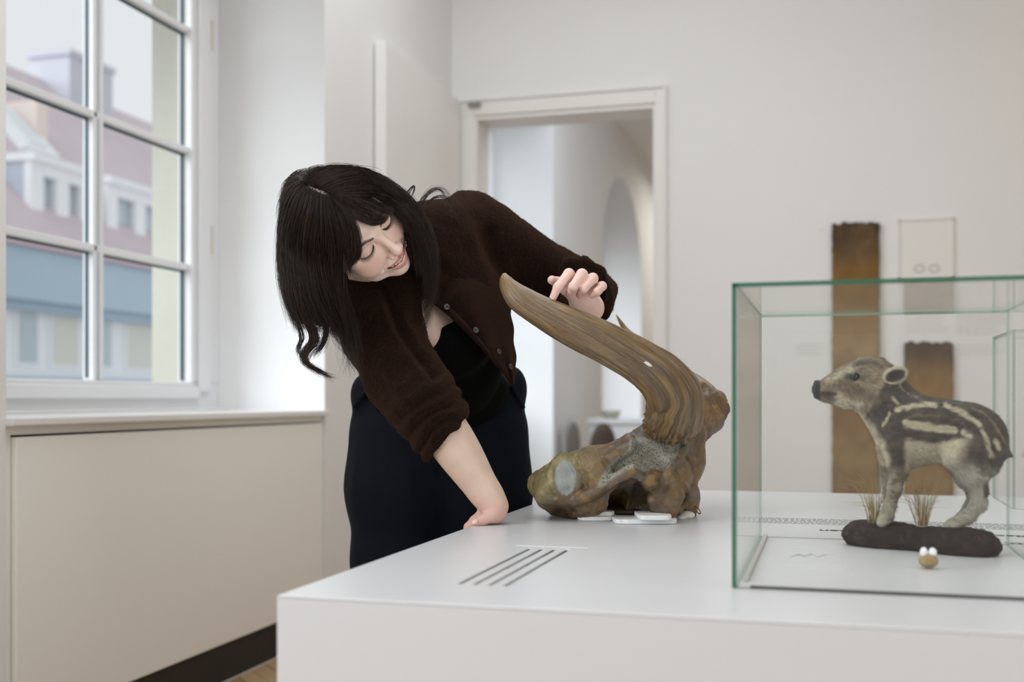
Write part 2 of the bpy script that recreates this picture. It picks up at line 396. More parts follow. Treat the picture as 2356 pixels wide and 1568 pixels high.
# ------------------------------------------------------------------ window 1 (and its plain sisters)
def window(name, y0, y1, full=True):
    w_ = bpy.data.objects.new(name, None); coll.objects.link(w_); w_.location = (XW, (y0+y1)/2, .955); tag(w_, kind='structure')
    X = XW; a, b = X-.012, X+.055                        # frame from a to b
    mulls = [3.5625] if full else [(y0+y1)/2]
    g0, g1 = (y0+.07, 4.167) if full else (y0+.12, y1-.12)
    mulls = [g1-.605-.62 if False else m for m in mulls]
    if full: mulls = [2.965, 3.5625]
    bars = [1.548, 2.034, 2.536]
    MB().box((a, g0-.16, .957), (b, g1+.2205, 1.067)).build('bottom_rail', M_frame, w_, .006)
    MB().box((a, g0-.16, 3.03), (b, g1+.2205, 3.15)).build('top_rail', M_frame, w_, .006)
    MB().box((a, g1, 1.067), (b, g1+.2205, 3.03)).build('stile', M_frame, w_, .006)
    MB().box((a, max(y0, g0-.2), 1.067), (b, g0, 3.03)).build('stile', M_frame, w_, .006)
    MB().box((b, g1+.035, 1.03), (b+.02, g1+.12, 3.06)).box((b, g0-.03, 1.0), (b+.02, g1+.035, 1.05)).build('casement_lip', M_frame, w_, .005)
    for m in mulls:
        MB().box((X-.008, m-.026, 1.067), (X+.04, m-.004, 3.03)).box((X-.008, m+.006, 1.067), (X+.045, m+.026, 3.03)).build('mullion', M_frame, w_, .005)
        MB().box((X-.011, m-.0045, 1.067), (X+.033, m+.0065, 3.03)).build('rebate_strip', M_gasket if False else plain('rebate_grey', (.35, .42, .46), .5), w_)
    ys = [g0]+mulls+[g1]
    for z in bars: MB().box((X-.008, g0, z-.014), (X+.04, g1, z+.014)).build('glazing_bar', M_frame, w_, .005)
    zs = [1.067]+bars+[3.03]
    for i in range(len(ys)-1):
        for j in range(len(zs)-1):
            p0, p1 = ys[i]+(.02 if i else 0), ys[i+1]-(.02 if i < len(ys)-2 else 0)
            MB().box((X+.008, p0, zs[j]), (X+.012, p1, zs[j+1])).build('pane', M_wglass, w_)
            if full: MB().box((X+.004, p1-.009, zs[j]+.01), (X+.0165, p1, zs[j+1]-.01)).box((X+.004, p0, zs[j+1]-.021), (X+.0165, p1, zs[j+1]-.013)).build('pane_gasket', M_gasket, w_)
    return w_
w1 = window('window_1', NY0, NY1)
MB().box((XW+.055, 4.31, 1.62), (XW+.065, 4.325, 1.74)).box((XW+.055, 4.31, 2.5), (XW+.065, 4.325, 2.62)).build('hinge', plain('old_brass_paint', (.68, .63, .54), .5), w1)
window('window_2', -1.2, 0.72, False); window('window_3', 6.58, 8.5, False)
MB().box((XW-.01, archY0, .30), (XW, archY1, 3.3)).build('pane', M_wglass, bpy.data.objects['window_3'])
# sill, radiator panel, cavity
tag(MB().box((XW+.0, NY0, .928), (XL+.022, NY1, .952)).box((XW+.0, NY0, .952), (XW+.10, NY1, .962)).build('trim_1', M_sill, None, .005), kind='structure')
tag(MB().box((XL-.30, NY0, 0), (XL-.28, NY1, .93)).build('trim_2', M_wall), kind='structure')
tag(MB().box((XL-.03, NY0+.002, .03), (XL-.012, NY0+.03, .928)).box((XL-.03, NY0+.03, .905), (XL-.012, NY1-.005, .928)).build('trim_3', M_panel), kind='structure')
pn = MB().box((XL-.02, 2.50, .1375), (XL+.004, 4.362, .899)).build('radiator_cover', M_panel, None, .003)
tag(pn, 'cream painted radiator cover panel fixed under the window sill', 'panel')
tag(MB().box((XL-.012, NY0+.004, .0), (XL-.002, NY1-.002, .136)).build('recess_shade_strip', plain('painted_recess_shade', (.018, .012, .009), .7)), kind='structure')  # dark strip stands in for the shade of the recess under the panel
tag(MB().box((XL, 4.39, 0), (XL+.018, 4.85, .12)).build('baseboard_left', M_trim), kind='structure')
for a, b in (niches[0],):
    tag(MB().box((XW, a, .0), (XL, b, .952)).build('trim_4', M_wall), kind='structure')
# ------------------------------------------------------------------ doorway casing + open door leaf
dc = bpy.data.objects.new('door_1', None); coll.objects.link(dc); dc.location = ((DX0+DX1)/2, YB, 0); tag(dc, kind='structure')
MB().box((DX1, YB-.018, 0), (DX1+.062, YB, DZ+.105)).box((DX1+.046, YB-.03, 0), (DX1+.062, YB-.018, DZ+.105)).build('casing', M_trim, dc, .003)
MB().box((DX0-.09, YB-.018, DZ+.01), (DX1, YB, DZ+.105)).box((DX0-.09, YB-.03, DZ+.088), (DX1+.046, YB-.018, DZ+.105)).build('lintel_casing', M_trim, dc, .003)
MB().box((DX0-.09, YB-.018, 0), (DX0, YB, DZ+.01)).build('casing', M_trim, dc, .003)
MB().box((DX0, YB-.012, DZ-.014), (DX1, YB+.22, DZ+.001)).box((DX1-.012, YB-.01, 0), (DX1, YB+.22, DZ-.014)).box((DX0, YB-.01, 0), (DX0+.012, YB+.22, DZ-.014)).build('lining', M_trim, dc)
MB().box((DX0-.03, YB-.05, DZ+.06), (DX0+.04, YB-.02, DZ+.075)).build('top_bolt', plain('grey_metal', (.3, .29, .26), .4, .6), dc)
dl = MB().box((-2.046, 4.915, .01), (-1.99, 6.025, DZ+.09)).build('door_leaf', M_trim, None, .004); tag(dl, 'white door leaf folded open flat against the wall beside the doorway', 'door')
# ------------------------------------------------------------------ far room things seen through the doorway
def lathe(prof, n=24):
    V = []; Q = []
    for r, z in prof:
        for k in range(n): a = k/n*2*math.pi; V.append((r*math.cos(a), r*math.sin(a), z))
    for i in range(len(prof)-1):
        for k in range(n): k2 = (k+1) % n; Q.append((i*n+k, i*n+k2, (i+1)*n+k2, (i+1)*n+k))
    return np.array(V), np.array(Q)
M_brownf = plain('dark_brown_leather', (.06, .035, .025), .5)
M_pale = plain('pale_plinth', (.80, .81, .83), .6)
def chair_far(loc, rz, label, mat):
    r = root('chair', label, 'chair', loc)
    sd = SDF().ell((0, .05, .62), (.105, .03, .20), .02).mesh(.010)
    V, Q = sd; R_ = np.array(Matrix.Rotation(rz, 3, 'Z'))
    me = mesh_np('backrest', V@R_.T, orient(V, Q)); link('backrest', me, mat, r)
    V, Q = SDF().ell((0, -.10, .43), (.16, .16, .03), .02).mesh(.010); link('seat', mesh_np('seat', V@R_.T, orient(V, Q)), mat, r)
    for sx in (-.11, .11):
        for sy in (-.21, .02):
            V, Q = tube_np([(sx, sy, .43), (sx*1.1, sy*1.05, 0)], [.014, .01], 8)
            me = bpy.data.meshes.new('leg'); me.from_pydata((V@R_.T).tolist(), [], [[int(a) for a in dict.fromkeys(q)] for q in Q.tolist()]); link('leg', me, plain('chair_steel', (.2, .2, .2), .3, .8), r, True)
pc = W(1388, 1100, 8.6); chair_far((pc.x, pc.y, 0), math.radians(12), 'dark brown chair with a rounded back in the room behind the doorway', M_brownf)
pc = W(1332, 1100, 8.9); chair_far((pc.x, pc.y, 0), math.radians(75), 'grey brown chair left of the dark one behind the doorway', plain('grey_felt', (.20, .18, .155), .9))
bx = root('display_block', 'white display block in the far room behind the doorway', 'plinth', (W(1430, 950, 9.2).x, W(1430, 950, 9.2).y, 0))
p = Vector(bx.location); MB().box((p.x-.22, p.y-.2, 0), (p.x+.3, p.y+.3, .80)).build('body', M_pale, bx, .004); MB().box((p.x-.24, p.y-.22, .80), (p.x+.32, p.y+.32, .84)).build('cap', M_pale, bx, .004)
vs = root('small_bowl', 'small olive grey bowl lying on the white block in the far room', 'bowl', (p.x-.08, p.y-.05, .84))
V, Q = lathe([(.0, 0), (.05, 0), (.075, .03), (.085, .065), (.08, .065), (.07, .03), (.045, .01), (0, .01)]); pydata('bowl_body', V+np.array(vs.location), Q, plain('olive_glaze', (.42, .42, .33), .5), vs)

# ------------------------------------------------------------------ street outside window 1
M_sk = plain('street_ground', (.25, .25, .25), .9); tag(MB().box((-40, -30, -4.6), (-2.9, 45, -4.5)).build('street_ground', M_sk), kind='structure')
t = NT('roof_tiles'); wv = t.n('ShaderNodeTexWave', bands_direction='Z'); wv.inputs['Scale'].default_value = 3.0; wv.inputs['Distortion'].default_value = .6; t.put(wv.inputs[0], t.geo())
t.set(Base_Color=t.mix(t.noise(2.2, 5), (.56, .47, .50, 1), (.64, .56, .59, 1)), Roughness=.7); t.bump(wv.outputs['Fac'], .5, .03); M_tiles = t.m
M_slate = plain('slate', (.50, .56, .64), .6, ns=9, na=.12); M_white = plain('white_render', (.88, .90, .92), .8); M_zinc = plain('blue_grey_zinc', (.42, .55, .66), .5, ns=1, na=.06)
M_pane = plain('far_pane', (.50, .58, .62), .15); M_copper = plain('salmon_render', (.80, .68, .62), .8); M_curt = plain('curtain_beige', (.74, .74, .68), .8)
M_brick = plain('chimney_render', (.56, .56, .62), .85, ns=5, na=.05); M_tilered = plain('red_eaves_tile', (.66, .48, .52), .7)
FXp = -12.0
hb = root('house', 'pale house with tiled roof and white dormers outside the window', 'building', (FXp-2, 12, -4.5))
MB().box((FXp-8, -2, -4.5), (FXp, 34, 2.5)).build('facade', M_white, hb)
MB().box((FXp-.05, -2, 2.50), (FXp+.35, 34, 3.30)).box((FXp-.0, -2, 2.36), (FXp+.2, 34, 2.50)).build('zinc_fascia', M_zinc, hb)
MB().box((FXp-.1, -2, 3.30), (FXp+.45, 34, 3.46)).build('eaves_tile_row', M_tilered, hb)
MB().prism([(FXp+.3, -2, 3.40), (FXp-8, -2, 3.40), (FXp-4, -2, 7.75)], [(FXp+.3, 34, 3.40), (FXp-8, 34, 3.40), (FXp-4, 34, 7.75)]).build('roof', M_tiles, hb)
def fy(px, X): d = atX(px, X); return d*(RV[1]*(px-CX)/FPX+FV[1]), d
def fz(py, d): return 1+(917-py)/2600*d
# dormers
for (pa, pb) in ((72, 212), (248, 392)):
    X = FXp-.35; ya, da = fy(pa, X); yb, db = fy(pb, X); dm = (da+db)/2; z0, z1 = 3.42, 4.84
    d_ = MB().box((X-.14, ya, z0), (X, ya+.16, z1)).box((X-.14, yb-.16, z0), (X, yb, z1)).box((X-2.2, ya-.03, z1), (X+.08, yb+.03, z1+.13)).box((X-2.0, ya+.16, z0), (X, yb-.16, z0+.28)).build('dormer', M_white, hb)
    ym = (ya+yb)/2
    MB().box((X-.12, ya+.16, z0+.28), (X, ya+.30, z1)).box((X-.12, yb-.30, z0+.28), (X, yb-.16, z1)).box((X-.12, ym-.16, z0+.28), (X, ym+.16, z1)).box((X-.12, ya+.30, z1-.2), (X+.01, yb-.30, z1)).build('window_frame', M_white, d_)
    MB().box((X-.2, ya+.2, z0+.28), (X-.14, ym, z1)).build('pane', M_pane, d_); MB().box((X-.2, ym, z0+.28), (X-.14, yb-.2, z1)).build('pane', M_pane, d_)
    MB().box((X-2.1, ya+.01, z0), (X-.14, ya+.12, z1)).build('slate_cheek', M_slate, d_); MB().box((X-2.1, yb-.12, z0), (X-.14, yb-.01, z1)).build('slate_cheek', M_slate, d_)
# skylight lying in the slope
def slope(px, z): X = FXp+.3-(z-3.4)*(4.3/4.35); y, d = fy(px, X); return X, y
def lay(name, q, th, mat, par):
    n = np.array([4.35, 0, 4.3]); n = n/np.linalg.norm(n); B_ = [tuple(np.array(p)) for p in q]; T_ = [tuple(np.array(p)+n*th) for p in q]; return MB().prism(B_, T_).build(name, mat, par)
y0, d0 = fy(45, FXp-1.6); y1, d1 = fy(112, FXp-1.6)
def sl(y, z): return (FXp+.3-(z-3.4)*(4.3/4.35), y, z)
q = [sl(y0+.05, 5.35), sl(y1+.25, 5.35), sl(y1+.25, 6.25), sl(y0+.05, 6.25)]
sk = lay('skylight', q, .12, M_white, hb); q2 = [sl(y0+.28, 5.45), sl(y1+.02, 5.45), sl(y1+.02, 6.15), sl(y0+.28, 6.15)]; lay('pane', q2, .16, plain('skylight_pane', (.72, .78, .80), .1), sk)
y0, _ = fy(132, FXp-3.6); y1, _ = fy(232, FXp-3.6); MB().box((FXp-4.3, y0, 6.4), (FXp-3.3, y1, 8.25)).box((FXp-4.35, y0-.05, 8.2), (FXp-3.25, y1+.05, 8.32)).build('chimney', M_brick, hb)
y0, _ = fy(160, FXp-1.2); MB().box((FXp-2.6, y0, 5.0), (FXp-1.9, y0+.3, 6.45)).build('roof_vent', M_copper, hb)
y0, _ = fy(225, FXp-1.6); False and lay('ridge_gutter', [sl(y0, 6.9), sl(y0+.35, 6.9), sl(y0+3.9, 4.2), sl(y0+3.5, 4.2)], .06, M_slate, hb)
# facade windows below the fascia
for pa, pb, m_ in ((40, 82, M_pane), (118, 176, M_curt), (216, 252, M_pane), (290, 345, M_curt), (385, 440, M_pane)):
    ya, d_ = fy(pa, FXp); yb, _ = fy(pb, FXp); f_ = MB().box((FXp-.02, ya-.08, 1.5), (FXp+.03, yb+.08, 2.36)).build('window', M_white, hb); MB().box((FXp+.02, ya, 1.56), (FXp+.04, yb, 2.34)).build('pane', m_, f_)
MB().box((FXp, -2, 1.22), (FXp+.18, 34, 1.34)).build('cornice', M_zinc, hb)

# ------------------------------------------------------------------ pieces on the back wall
def wallbox(px0, px1, py0, py1, th, z1=None, z0=None):
    d = atY((px0+px1)/2, YB); u0 = (px0-CX)/FPX; u1 = (px1-CX)/FPX; k0 = atY(px0, YB); k1 = atY(px1, YB)
    x0 = (RV[0]*u0+FV[0])*k0; x1 = (RV[0]*u1+FV[0])*k1; return x0, x1, (z0 if z0 is not None else 1+(917-py1)/2600*d), (z1 if z1 is not None else 1+(917-py0)/2600*d)
def soil_mat(name, top, seed):
    t = NT(name); g = t.n('ShaderNodeSeparateXYZ'); t.put(g.inputs[0], t.geo())
    v = t.n('ShaderNodeMapping'); t.put(v.inputs[0], t.geo()); v.inputs['Location'].default_value = (seed, 0, 0); v.inputs['Scale'].default_value = (1, 1, .6)
    n1 = t.noise(7, 7, .62, v.outputs[0], 1.2); n2 = t.noise(3.2, 3, .5, v.outputs[0], .5)
    zz = t.math('ADD', t.math('MULTIPLY', t.math('SUBTRACT', g.outputs[2], 0.4), 1/(top-.4)), t.math('MULTIPLY', t.math('SUBTRACT', n1, .5), .22))
    c = t.ramp(zz, [(0, (.17, .105, .035)), (.2, (.30, .20, .09)), (.38, (.19, .095, .028)), (.58, (.34, .24, .13)), (.72, (.24, .125, .032)), (.84, (.19, .095, .02)), (.91, (.045, .025, .012)), (1, (.018, .012, .008))])  # a lighter tan band among the soil tones stands in for a reflection
    c = t.mix(t.math('MULTIPLY', n2, .55), c, t.ramp(n1, [(.3, (.055, .03, .010)), (.5, (.22, .12, .035)), (.7, (.40, .28, .13))]))
    t.set(Base_Color=c, Roughness=.8); t.bump(n1, .6, .01); return t.m
def soil(name, px0, px1, py0, seed, label):
    x0, x1, z0, z1 = wallbox(px0, px1, py0, 1130, .03, z0=.30); rg = np.random.RandomState(seed)
    nx, nz = 30, 130; xs = np.linspace(x0, x1, nx); zs = np.linspace(0, 1, nz); G = []
    for j, t_ in enumerate(zs):
        for i, x in enumerate(xs): G.append((x, 0, t_))
    G = np.array(G); e = noise(np.c_[G[:, 0]*40, G[:, 0]*0, G[:, 0]*0+seed], 5)*.006+noise(np.c_[G[:, 0]*110, G[:, 0]*0, G[:, 0]*0+seed], 7)*.005
    Z = z0+(z1-z0+e)*G[:, 2]; X = G[:, 0]+np.where((G[:, 0] == xs[0])|(G[:, 0] == xs[-1]), noise(np.c_[Z*30, Z*0, G[:, 0]*9], 3)*.0025, 0)
    Yf = YB-.028+fbm(np.c_[X*18, Z*14, X*0+seed], 4)*.004
    V = np.vstack([np.c_[X, Yf, Z], np.c_[X, np.full(len(X), YB-.004), Z]]); n_ = nx*nz; Q = []
    for j in range(nz-1):
        for i in range(nx-1): a = j*nx+i; Q.append((a, a+1, a+nx+1, a+nx)); Q.append((n_+a+nx, n_+a+nx+1, n_+a+1, n_+a))
    for i in range(nx-1): Q.append((n_+i, n_+i+1, i+1, i)); a = (nz-1)*nx+i; Q.append((a, a+1, n_+a+1, n_+a))
    for j in range(nz-1): a = j*nx; Q.append((a, a+nx, n_+a+nx, n_+a)); a = j*nx+nx-1; Q.append((n_+a, n_+a+nx, a+nx, a))
    o = pydata(name, V, Q, soil_mat(name+'_earth', z1, seed), None); tag(o, label, 'soil profile')
soil('soil_profile', 1914, 2023, 514, 1, 'tall brown soil profile with dark top, left one on the back wall')
soil('soil_profile', 2079, 2192, 787, 2, 'shorter brown soil profile behind the piglet, right one on the back wall')
M_paper = plain('paper_white', (.79, .775, .75), .7); M_ink = plain('grey_ink', (.50, .49, .47), .7); M_ink2 = plain('soft_ink', (.40, .37, .33), .7)
x0, x1, z0, z1 = wallbox(2070, 2192, 505, 640, .01)
wp = root('wall_chart', 'white framed chart with two small ovals above the shorter soil profile', 'chart', ((x0+x1)/2, YB-.006, z0))
MB().box((x0, YB-.008, z0), (x1, YB-.0005, z1)).build('sheet', M_paper, wp)
MB().box((x0-.006, YB-.012, z1-.006), (x1+.006, YB-.0005, z1+.006)).box((x0-.006, YB-.012, z0-.006), (x0+.004, YB-.0005, z1)).box((x1-.004, YB-.012, z0-.006), (x1+.006, YB-.0005, z1)).box((x0-.006, YB-.012, z0-.006), (x1+.006, YB-.0005, z0+.004)).build('frame', plain('chart_frame', (.72, .69, .64), .5), wp)
for px_ in (2115, 2149):
    xa, xb, za, zb = wallbox(px_-13, px_+13, 608, 628, 0); a = np.linspace(0, 2*math.pi, 24, endpoint=False); xm, zm = (xa+xb)/2, (za+zb)/2; y_ = YB-.0095
    R1 = [(xm+(xb-xa)/2*math.cos(t_), y_, zm+(zb-za)/2*math.sin(t_)) for t_ in a]; R2 = [(xm+(xb-xa)/2*.72*math.cos(t_), y_, zm+(zb-za)/2*.6*math.sin(t_)) for t_ in a]
    pydata('printed_oval', R1+R2, [(i, (i+1) % 24, 24+(i+1) % 24, 24+i) for i in range(24)], M_ink, wp)
def textlines(name, label, px0, px1, py0, py1, n, mat):
    x0, x1, z0, z1 = wallbox(px0, px1, py0, py1, 0); m = MB(); rg = random.Random(px0)
    for i in range(n):
        z = z1-(i+.5)*(z1-z0)/n; x = x0; e = x1-rg.random()*(x1-x0)*.25
        while x < e: l = rg.uniform(.012, .04); m.box((x, YB-.0012, z-.0016), (min(x+l, e), YB-.0003, z+.0016)); x += l+.006
    o = m.build(name, mat); tag(o, label, 'text panel'); return o
textlines('wall_text', 'faint grey paragraph printed on the wall between chart and shorter soil profile', 2085, 2185, 708, 768, 7, M_ink)
textlines('wall_text', 'faint grey paragraph upper right of the shorter soil profile', 2200, 2318, 706, 772, 8, M_ink)
textlines('wall_text', 'faint grey lines level with the top of the shorter soil profile', 2204, 2316, 790, 818, 3, M_ink)
textlines('wall_text', 'faint grey caption on the wall left of the tall soil profile', 1832, 1895, 790, 818, 4, M_paper if False else M_ink)
textlines('wall_text', 'short faint line beside the top of the tall soil profile', 1884, 1908, 526, 531, 1, M_ink)
# ================================================================== PLINTH TABLE
TZ = .775; TX0, TX1, TY0, TY1 = -.6096, 1.9, 1.176, 2.8125
tb = root('display_table', 'large white box table carrying the horned skull and the glass cases', 'table', ((TX0+TX1)/2, (TY0+TY1)/2, 0))
def grid_plate(name, xs, ys, hole, z0, z1, mat, par):
    V = []; Fq = []; ix = {}
    def v(i, j, z):
        k = (i, j, z)
        if k not in ix: ix[k] = len(V); V.append((xs[i], ys[j], z))
        return ix[k]
    for i in range(len(xs)-1):
        for j in range(len(ys)-1):
            if (i, j) in hole: continue
            Fq.append((v(i, j, z1), v(i+1, j, z1), v(i+1, j+1, z1), v(i, j+1, z1))); Fq.append((v(i, j+1, z0), v(i+1, j+1, z0), v(i+1, j, z0), v(i, j, z0)))
            for di, dj, a, b in ((0, -1, (i, j), (i+1, j)), (1, 0, (i+1, j), (i+1, j+1)), (0, 1, (i+1, j+1), (i, j+1)), (-1, 0, (i, j+1), (i, j))):
                I, J = i+di, j+dj
                if (I, J) in hole or not (0 <= I < len(xs)-1 and 0 <= J < len(ys)-1): Fq.append((v(*a, z0), v(*b, z0), v(*b, z1), v(*a, z1)))
    return pydata(name, V, Fq, mat, par, False)
sx = [-.434+i*.0193 for i in range(4)]; xs = [TX0]; hole = set()
for i, x in enumerate(sx): xs += [x-.0028, x+.0028]; hole.add((2*i+1, 1))
xs += [TX1]; top = grid_plate('table_top', xs, [TY0, 1.307, 1.65, TY1], hole, TZ-.0032, TZ, M_table, tb)
bv = top.modifiers.new('bevel', 'BEVEL'); bv.width = .0015; bv.segments = 2; bv.limit_method = 'ANGLE'
MB().box((TX0, TY0, .0), (TX1, TY0+.02, TZ-.0032)).build('front_board', M_table, tb)
MB().box((TX0, TY0+.02, .0), (TX0+.02, TY1, TZ-.0032)).build('side_board', M_table, tb)
MB().box((TX1-.02, TY0+.02, .0), (TX1, TY1, TZ-.0032)).build('side_board', M_table, tb)
MB().box((TX0+.02, TY1-.02, .0), (TX1-.02, TY1, TZ-.0032)).build('back_board', M_table, tb)
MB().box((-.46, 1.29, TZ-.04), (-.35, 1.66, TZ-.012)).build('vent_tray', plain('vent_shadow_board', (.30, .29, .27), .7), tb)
for i in range(4): MB().box((sx[i]-.0028, 1.52+.03*i, TZ-.014), (sx[i]+.0028, 1.528+.03*i, TZ-.0045)).build('cross_rib', plain('rib_wood', (.30, .22, .12), .7), tb)
MB().box((-.462, 1.672, TZ), (-.350, 1.674, TZ+.0004)).build('hatch_seam', plain('seam_white', (.88, .88, .88), .3), tb)
# ------------------------------------------------------------------ lettering on the table top (read from the far side)
M_black = plain('black_vinyl', (.03, .03, .03), .6); M_fine = plain('grey_vinyl', (.16, .16, .17), .6)
def letters(txt, size, pos, name, mat, par, label=None, align='LEFT', bold=.0):
    cu = bpy.data.curves.new(name, 'FONT'); cu.body = txt; cu.size = size; cu.extrude = .0002; cu.offset = bold; cu.align_x = align; cu.resolution_u = 2
    t_ = bpy.data.objects.new('tmp', cu); coll.objects.link(t_); dg = bpy.context.evaluated_depsgraph_get(); me = bpy.data.meshes.new_from_object(t_.evaluated_get(dg)); bpy.data.objects.remove(t_)
    me.transform(Matrix.Rotation(math.pi, 4, 'Z')); me.name = name; me.materials.clear(); o = link(name, me, mat, par); o.location = Vector(pos)-Vector(par.location); return o
ty = Vector(onZ(1916, 1214, TZ)); HS = .036
a1 = onZ(1952, 1219, TZ); y2 = a1.y-.004
# second headline: ends at px 1878, runs to the right out of the frame;  first headline nearer to the camera
letters('Zeiten', HS, (onZ(1880, 1216, TZ).x+.098, y2, TZ+.0002), 'headline_text', M_black, tb, bold=.0006)
letters('Landschafts', HS, (onZ(2400, 1238, TZ).x+.03, y2, TZ+.0002), 'headline_text', M_black, tb, bold=.0006)
letters('Schutz und', HS, (onZ(2410, 1252, TZ).x+.035, onZ(2300, 1246, TZ).y-.006, TZ+.0002), 'headline_text', M_black, tb, bold=.0006)
m = MB(); rg = random.Random(3); yA = onZ(2000, 1210, TZ).y+.008; ya = yA
for i in range(9):
    y = ya+i*.0115; x = -.125; e = 1.15
    while x < e:
        l = rg.uniform(.004, .012); m.box((x, y-.0014, TZ), (x+l, y+.0014, TZ+.0003)); x += l+rg.uniform(.0015, .0035)
    if i == 8: pass
bt = m.build('body_text', M_fine, tb); tag(bt, 'block of tiny black text', kind='stuff')
# printed label in the first case
M_fi = plain('faint_ink', (.62, .62, .64), .6)
for py_, a_, b_ in ((1256, 1795, 1880), (1264, 1790, 1900), (1296, 1785, 1935), (1303, 1780, 1940)):
    q0 = onZ(a_, py_, TZ); q1 = onZ(b_, py_, TZ); MB().prism([(q0.x, q0.y-.002, TZ), (q1.x, q0.y-.002, TZ), (q1.x, q0.y+.002, TZ), (q0.x, q0.y+.002, TZ)], [(q0.x, q0.y-.002, TZ+.0003), (q1.x, q0.y-.002, TZ+.0003), (q1.x, q0.y+.002, TZ+.0003), (q0.x, q0.y+.002, TZ+.0003)]).build('faint_label_line', M_fi, tb)

zz = [onZ(px_, py_, TZ+.0004) for px_, py_ in ((1815, 1282), (1835, 1275), (1850, 1279), (1868, 1274), (1880, 1281), (1900, 1275), (1916, 1276), (1924, 1284))]
V, Q = tube_np([tuple(z) for z in zz], .0011, 5); pydata('faint_label_drawing', V, Q, plain('faint_ink2', (.55, .55, .58), .6), tb)

# ================================================================== GLASS CASES
te = NT('green_glass_edge'); te.set(Base_Color=(.005, .12, .06, 1), Roughness=.08, Specular_IOR_Level=.6); M_edge = te.m
te = NT('pale_glass_edge'); te.set(Base_Color=(.20, .32, .26, 1), Roughness=.15); M_edge2 = te.m
def glass_pane(name, a, b, par, edge):
    m_ = MB().box(a, b); o = m_.build(name, M_glass, par); o.data.materials.append(edge)
    d = [b[i]-a[i] for i in range(3)]; thin = d.index(min(d))
    for p in o.data.polygons: p.material_index = 0 if abs(p.normal[thin]) > .5 else 1
    return o
def case(x0, x1, y0, y1, z0, z1, label, edge, T=.006):
    r = root('glass_case', label, 'display case', ((x0+x1)/2, (y0+y1)/2, z0))
    glass_pane('front_pane', (x0, y0, z0), (x1, y0+T, z1), r, edge); glass_pane('back_pane', (x0, y1-T, z0), (x1, y1, z1), r, M_edge2)
    glass_pane('side_pane', (x0, y0+T, z0), (x0+T, y1-T, z1), r, M_edge2); glass_pane('side_pane', (x1-T, y0+T, z0), (x1, y1-T, z1), r, M_edge2)
    glass_pane('top_pane', (x0+T, y0+T, z1-T), (x1-T, y1-T, z1), r, M_edge2)
    return r
CX0, CX1, CY0, CY1, CH = -.1097, .268, 1.366, 1.888, .362
GZ = TZ+.0008
gc = case(CX0, CX1, CY0, CY1, GZ, TZ+CH, 'near glass case with green edges around the stuffed piglet', M_edge, .0045)
# polished front edges of the near case
MB().box((CX0-.0012, CY0-.0015, GZ), (CX0+.0032, CY0+.001, TZ+CH)).build('front_edge', M_edge, gc)
MB().box((CX0-.0012, CY0-.0015, TZ+CH-.0035), (CX1, CY0+.001, TZ+CH+.0006)).build('front_edge', M_edge, gc)
MB().box((CX0+.02, CY0-.0008, GZ), (CX1, CY0+.0008, TZ+.004)).build('foot_seal', plain('dark_seal', (.06, .055, .045), .5), gc)
MB().box((CX0+.008, CY0+.05, GZ), (CX0+.014, CY1-.01, TZ+.006)).build('base_channel', plain('channel_grey', (.45, .44, .41), .3), gc)
case(.361, .80, 2.494, 2.79, GZ, TZ+.366, 'farther empty glass case behind the piglet at the right edge', M_edge2, .006)
# ================================================================== HORNED SKULL CAST
def px_of(V): return np.c_[V[:, 0]/V[:, 2]*FPX+CX, CY-V[:, 1]/V[:, 2]*FPX]
def surf(f, px, py, d0, d1, n=260):
    d = np.linspace(d0, d1, n); P = np.array([C(px, py, x) for x in d]); pad = f.pad; v = f(P); k = np.argmax(v < 0)
    return d[k] if (v < 0).any() else (d0+d1)/2
def lerp3(a, b, t): return np.asarray(a)*(1-t[:, None])+np.asarray(b)*t[:, None]
DS = 2.15
def S(px, py, dz=0.0): return C(px, py, DS+dz)
f = SDF(); q = 1/1209.
for dz in (-.040, .030):
    f.chain([S(1236, 1110, dz*.5), S(1262, 1117, dz*.8), S(1305, 1108, dz), S(1370, 1097, dz), S(1450, 1092, dz), S(1530, 1092, dz)], [.0155, .0310, .0440, .0530, .0590, .050], .024)
f.chain([S(1375, 1080, -.005), S(1440, 1060, -.005), S(1500, 1030, -.005), S(1550, 1000, 0)], [.038, .036, .042, .044], .02)
f.chain([S(1575, 1000, .01), S(1575, 1060, .01), S(1568, 1105, .01)], [.040, .034, .030], .02)
f.ell(S(1508, 1160, .0), (.045, .020, .09), .02)
f.chain([S(1595, 960, .10), S(1624, 935, .14), S(1634, 965, .12), S(1618, 1006, .10)], [.032, .030, .024, .010], .012)
f.chain([S(1612, 892, .15), S(1652, 918, .15), S(1662, 940, .14), S(1650, 975, .13)], [.014, .014, .012, .010], .012)
base = SDF(); base.ops = list(f.ops)
def on(px, py, off=0.0): return C(px, py, surf(base, px, py, 1.95, 2.4)+off)
# temporal hollow
f.chain([on(1395, 1118, -.012), on(1415, 1082, -.018), on(1455, 1052, -.020), on(1505, 1040, -.020), on(1532, 1062, -.014)], [.018, .028, .034, .036, .024], .008, sub=True)
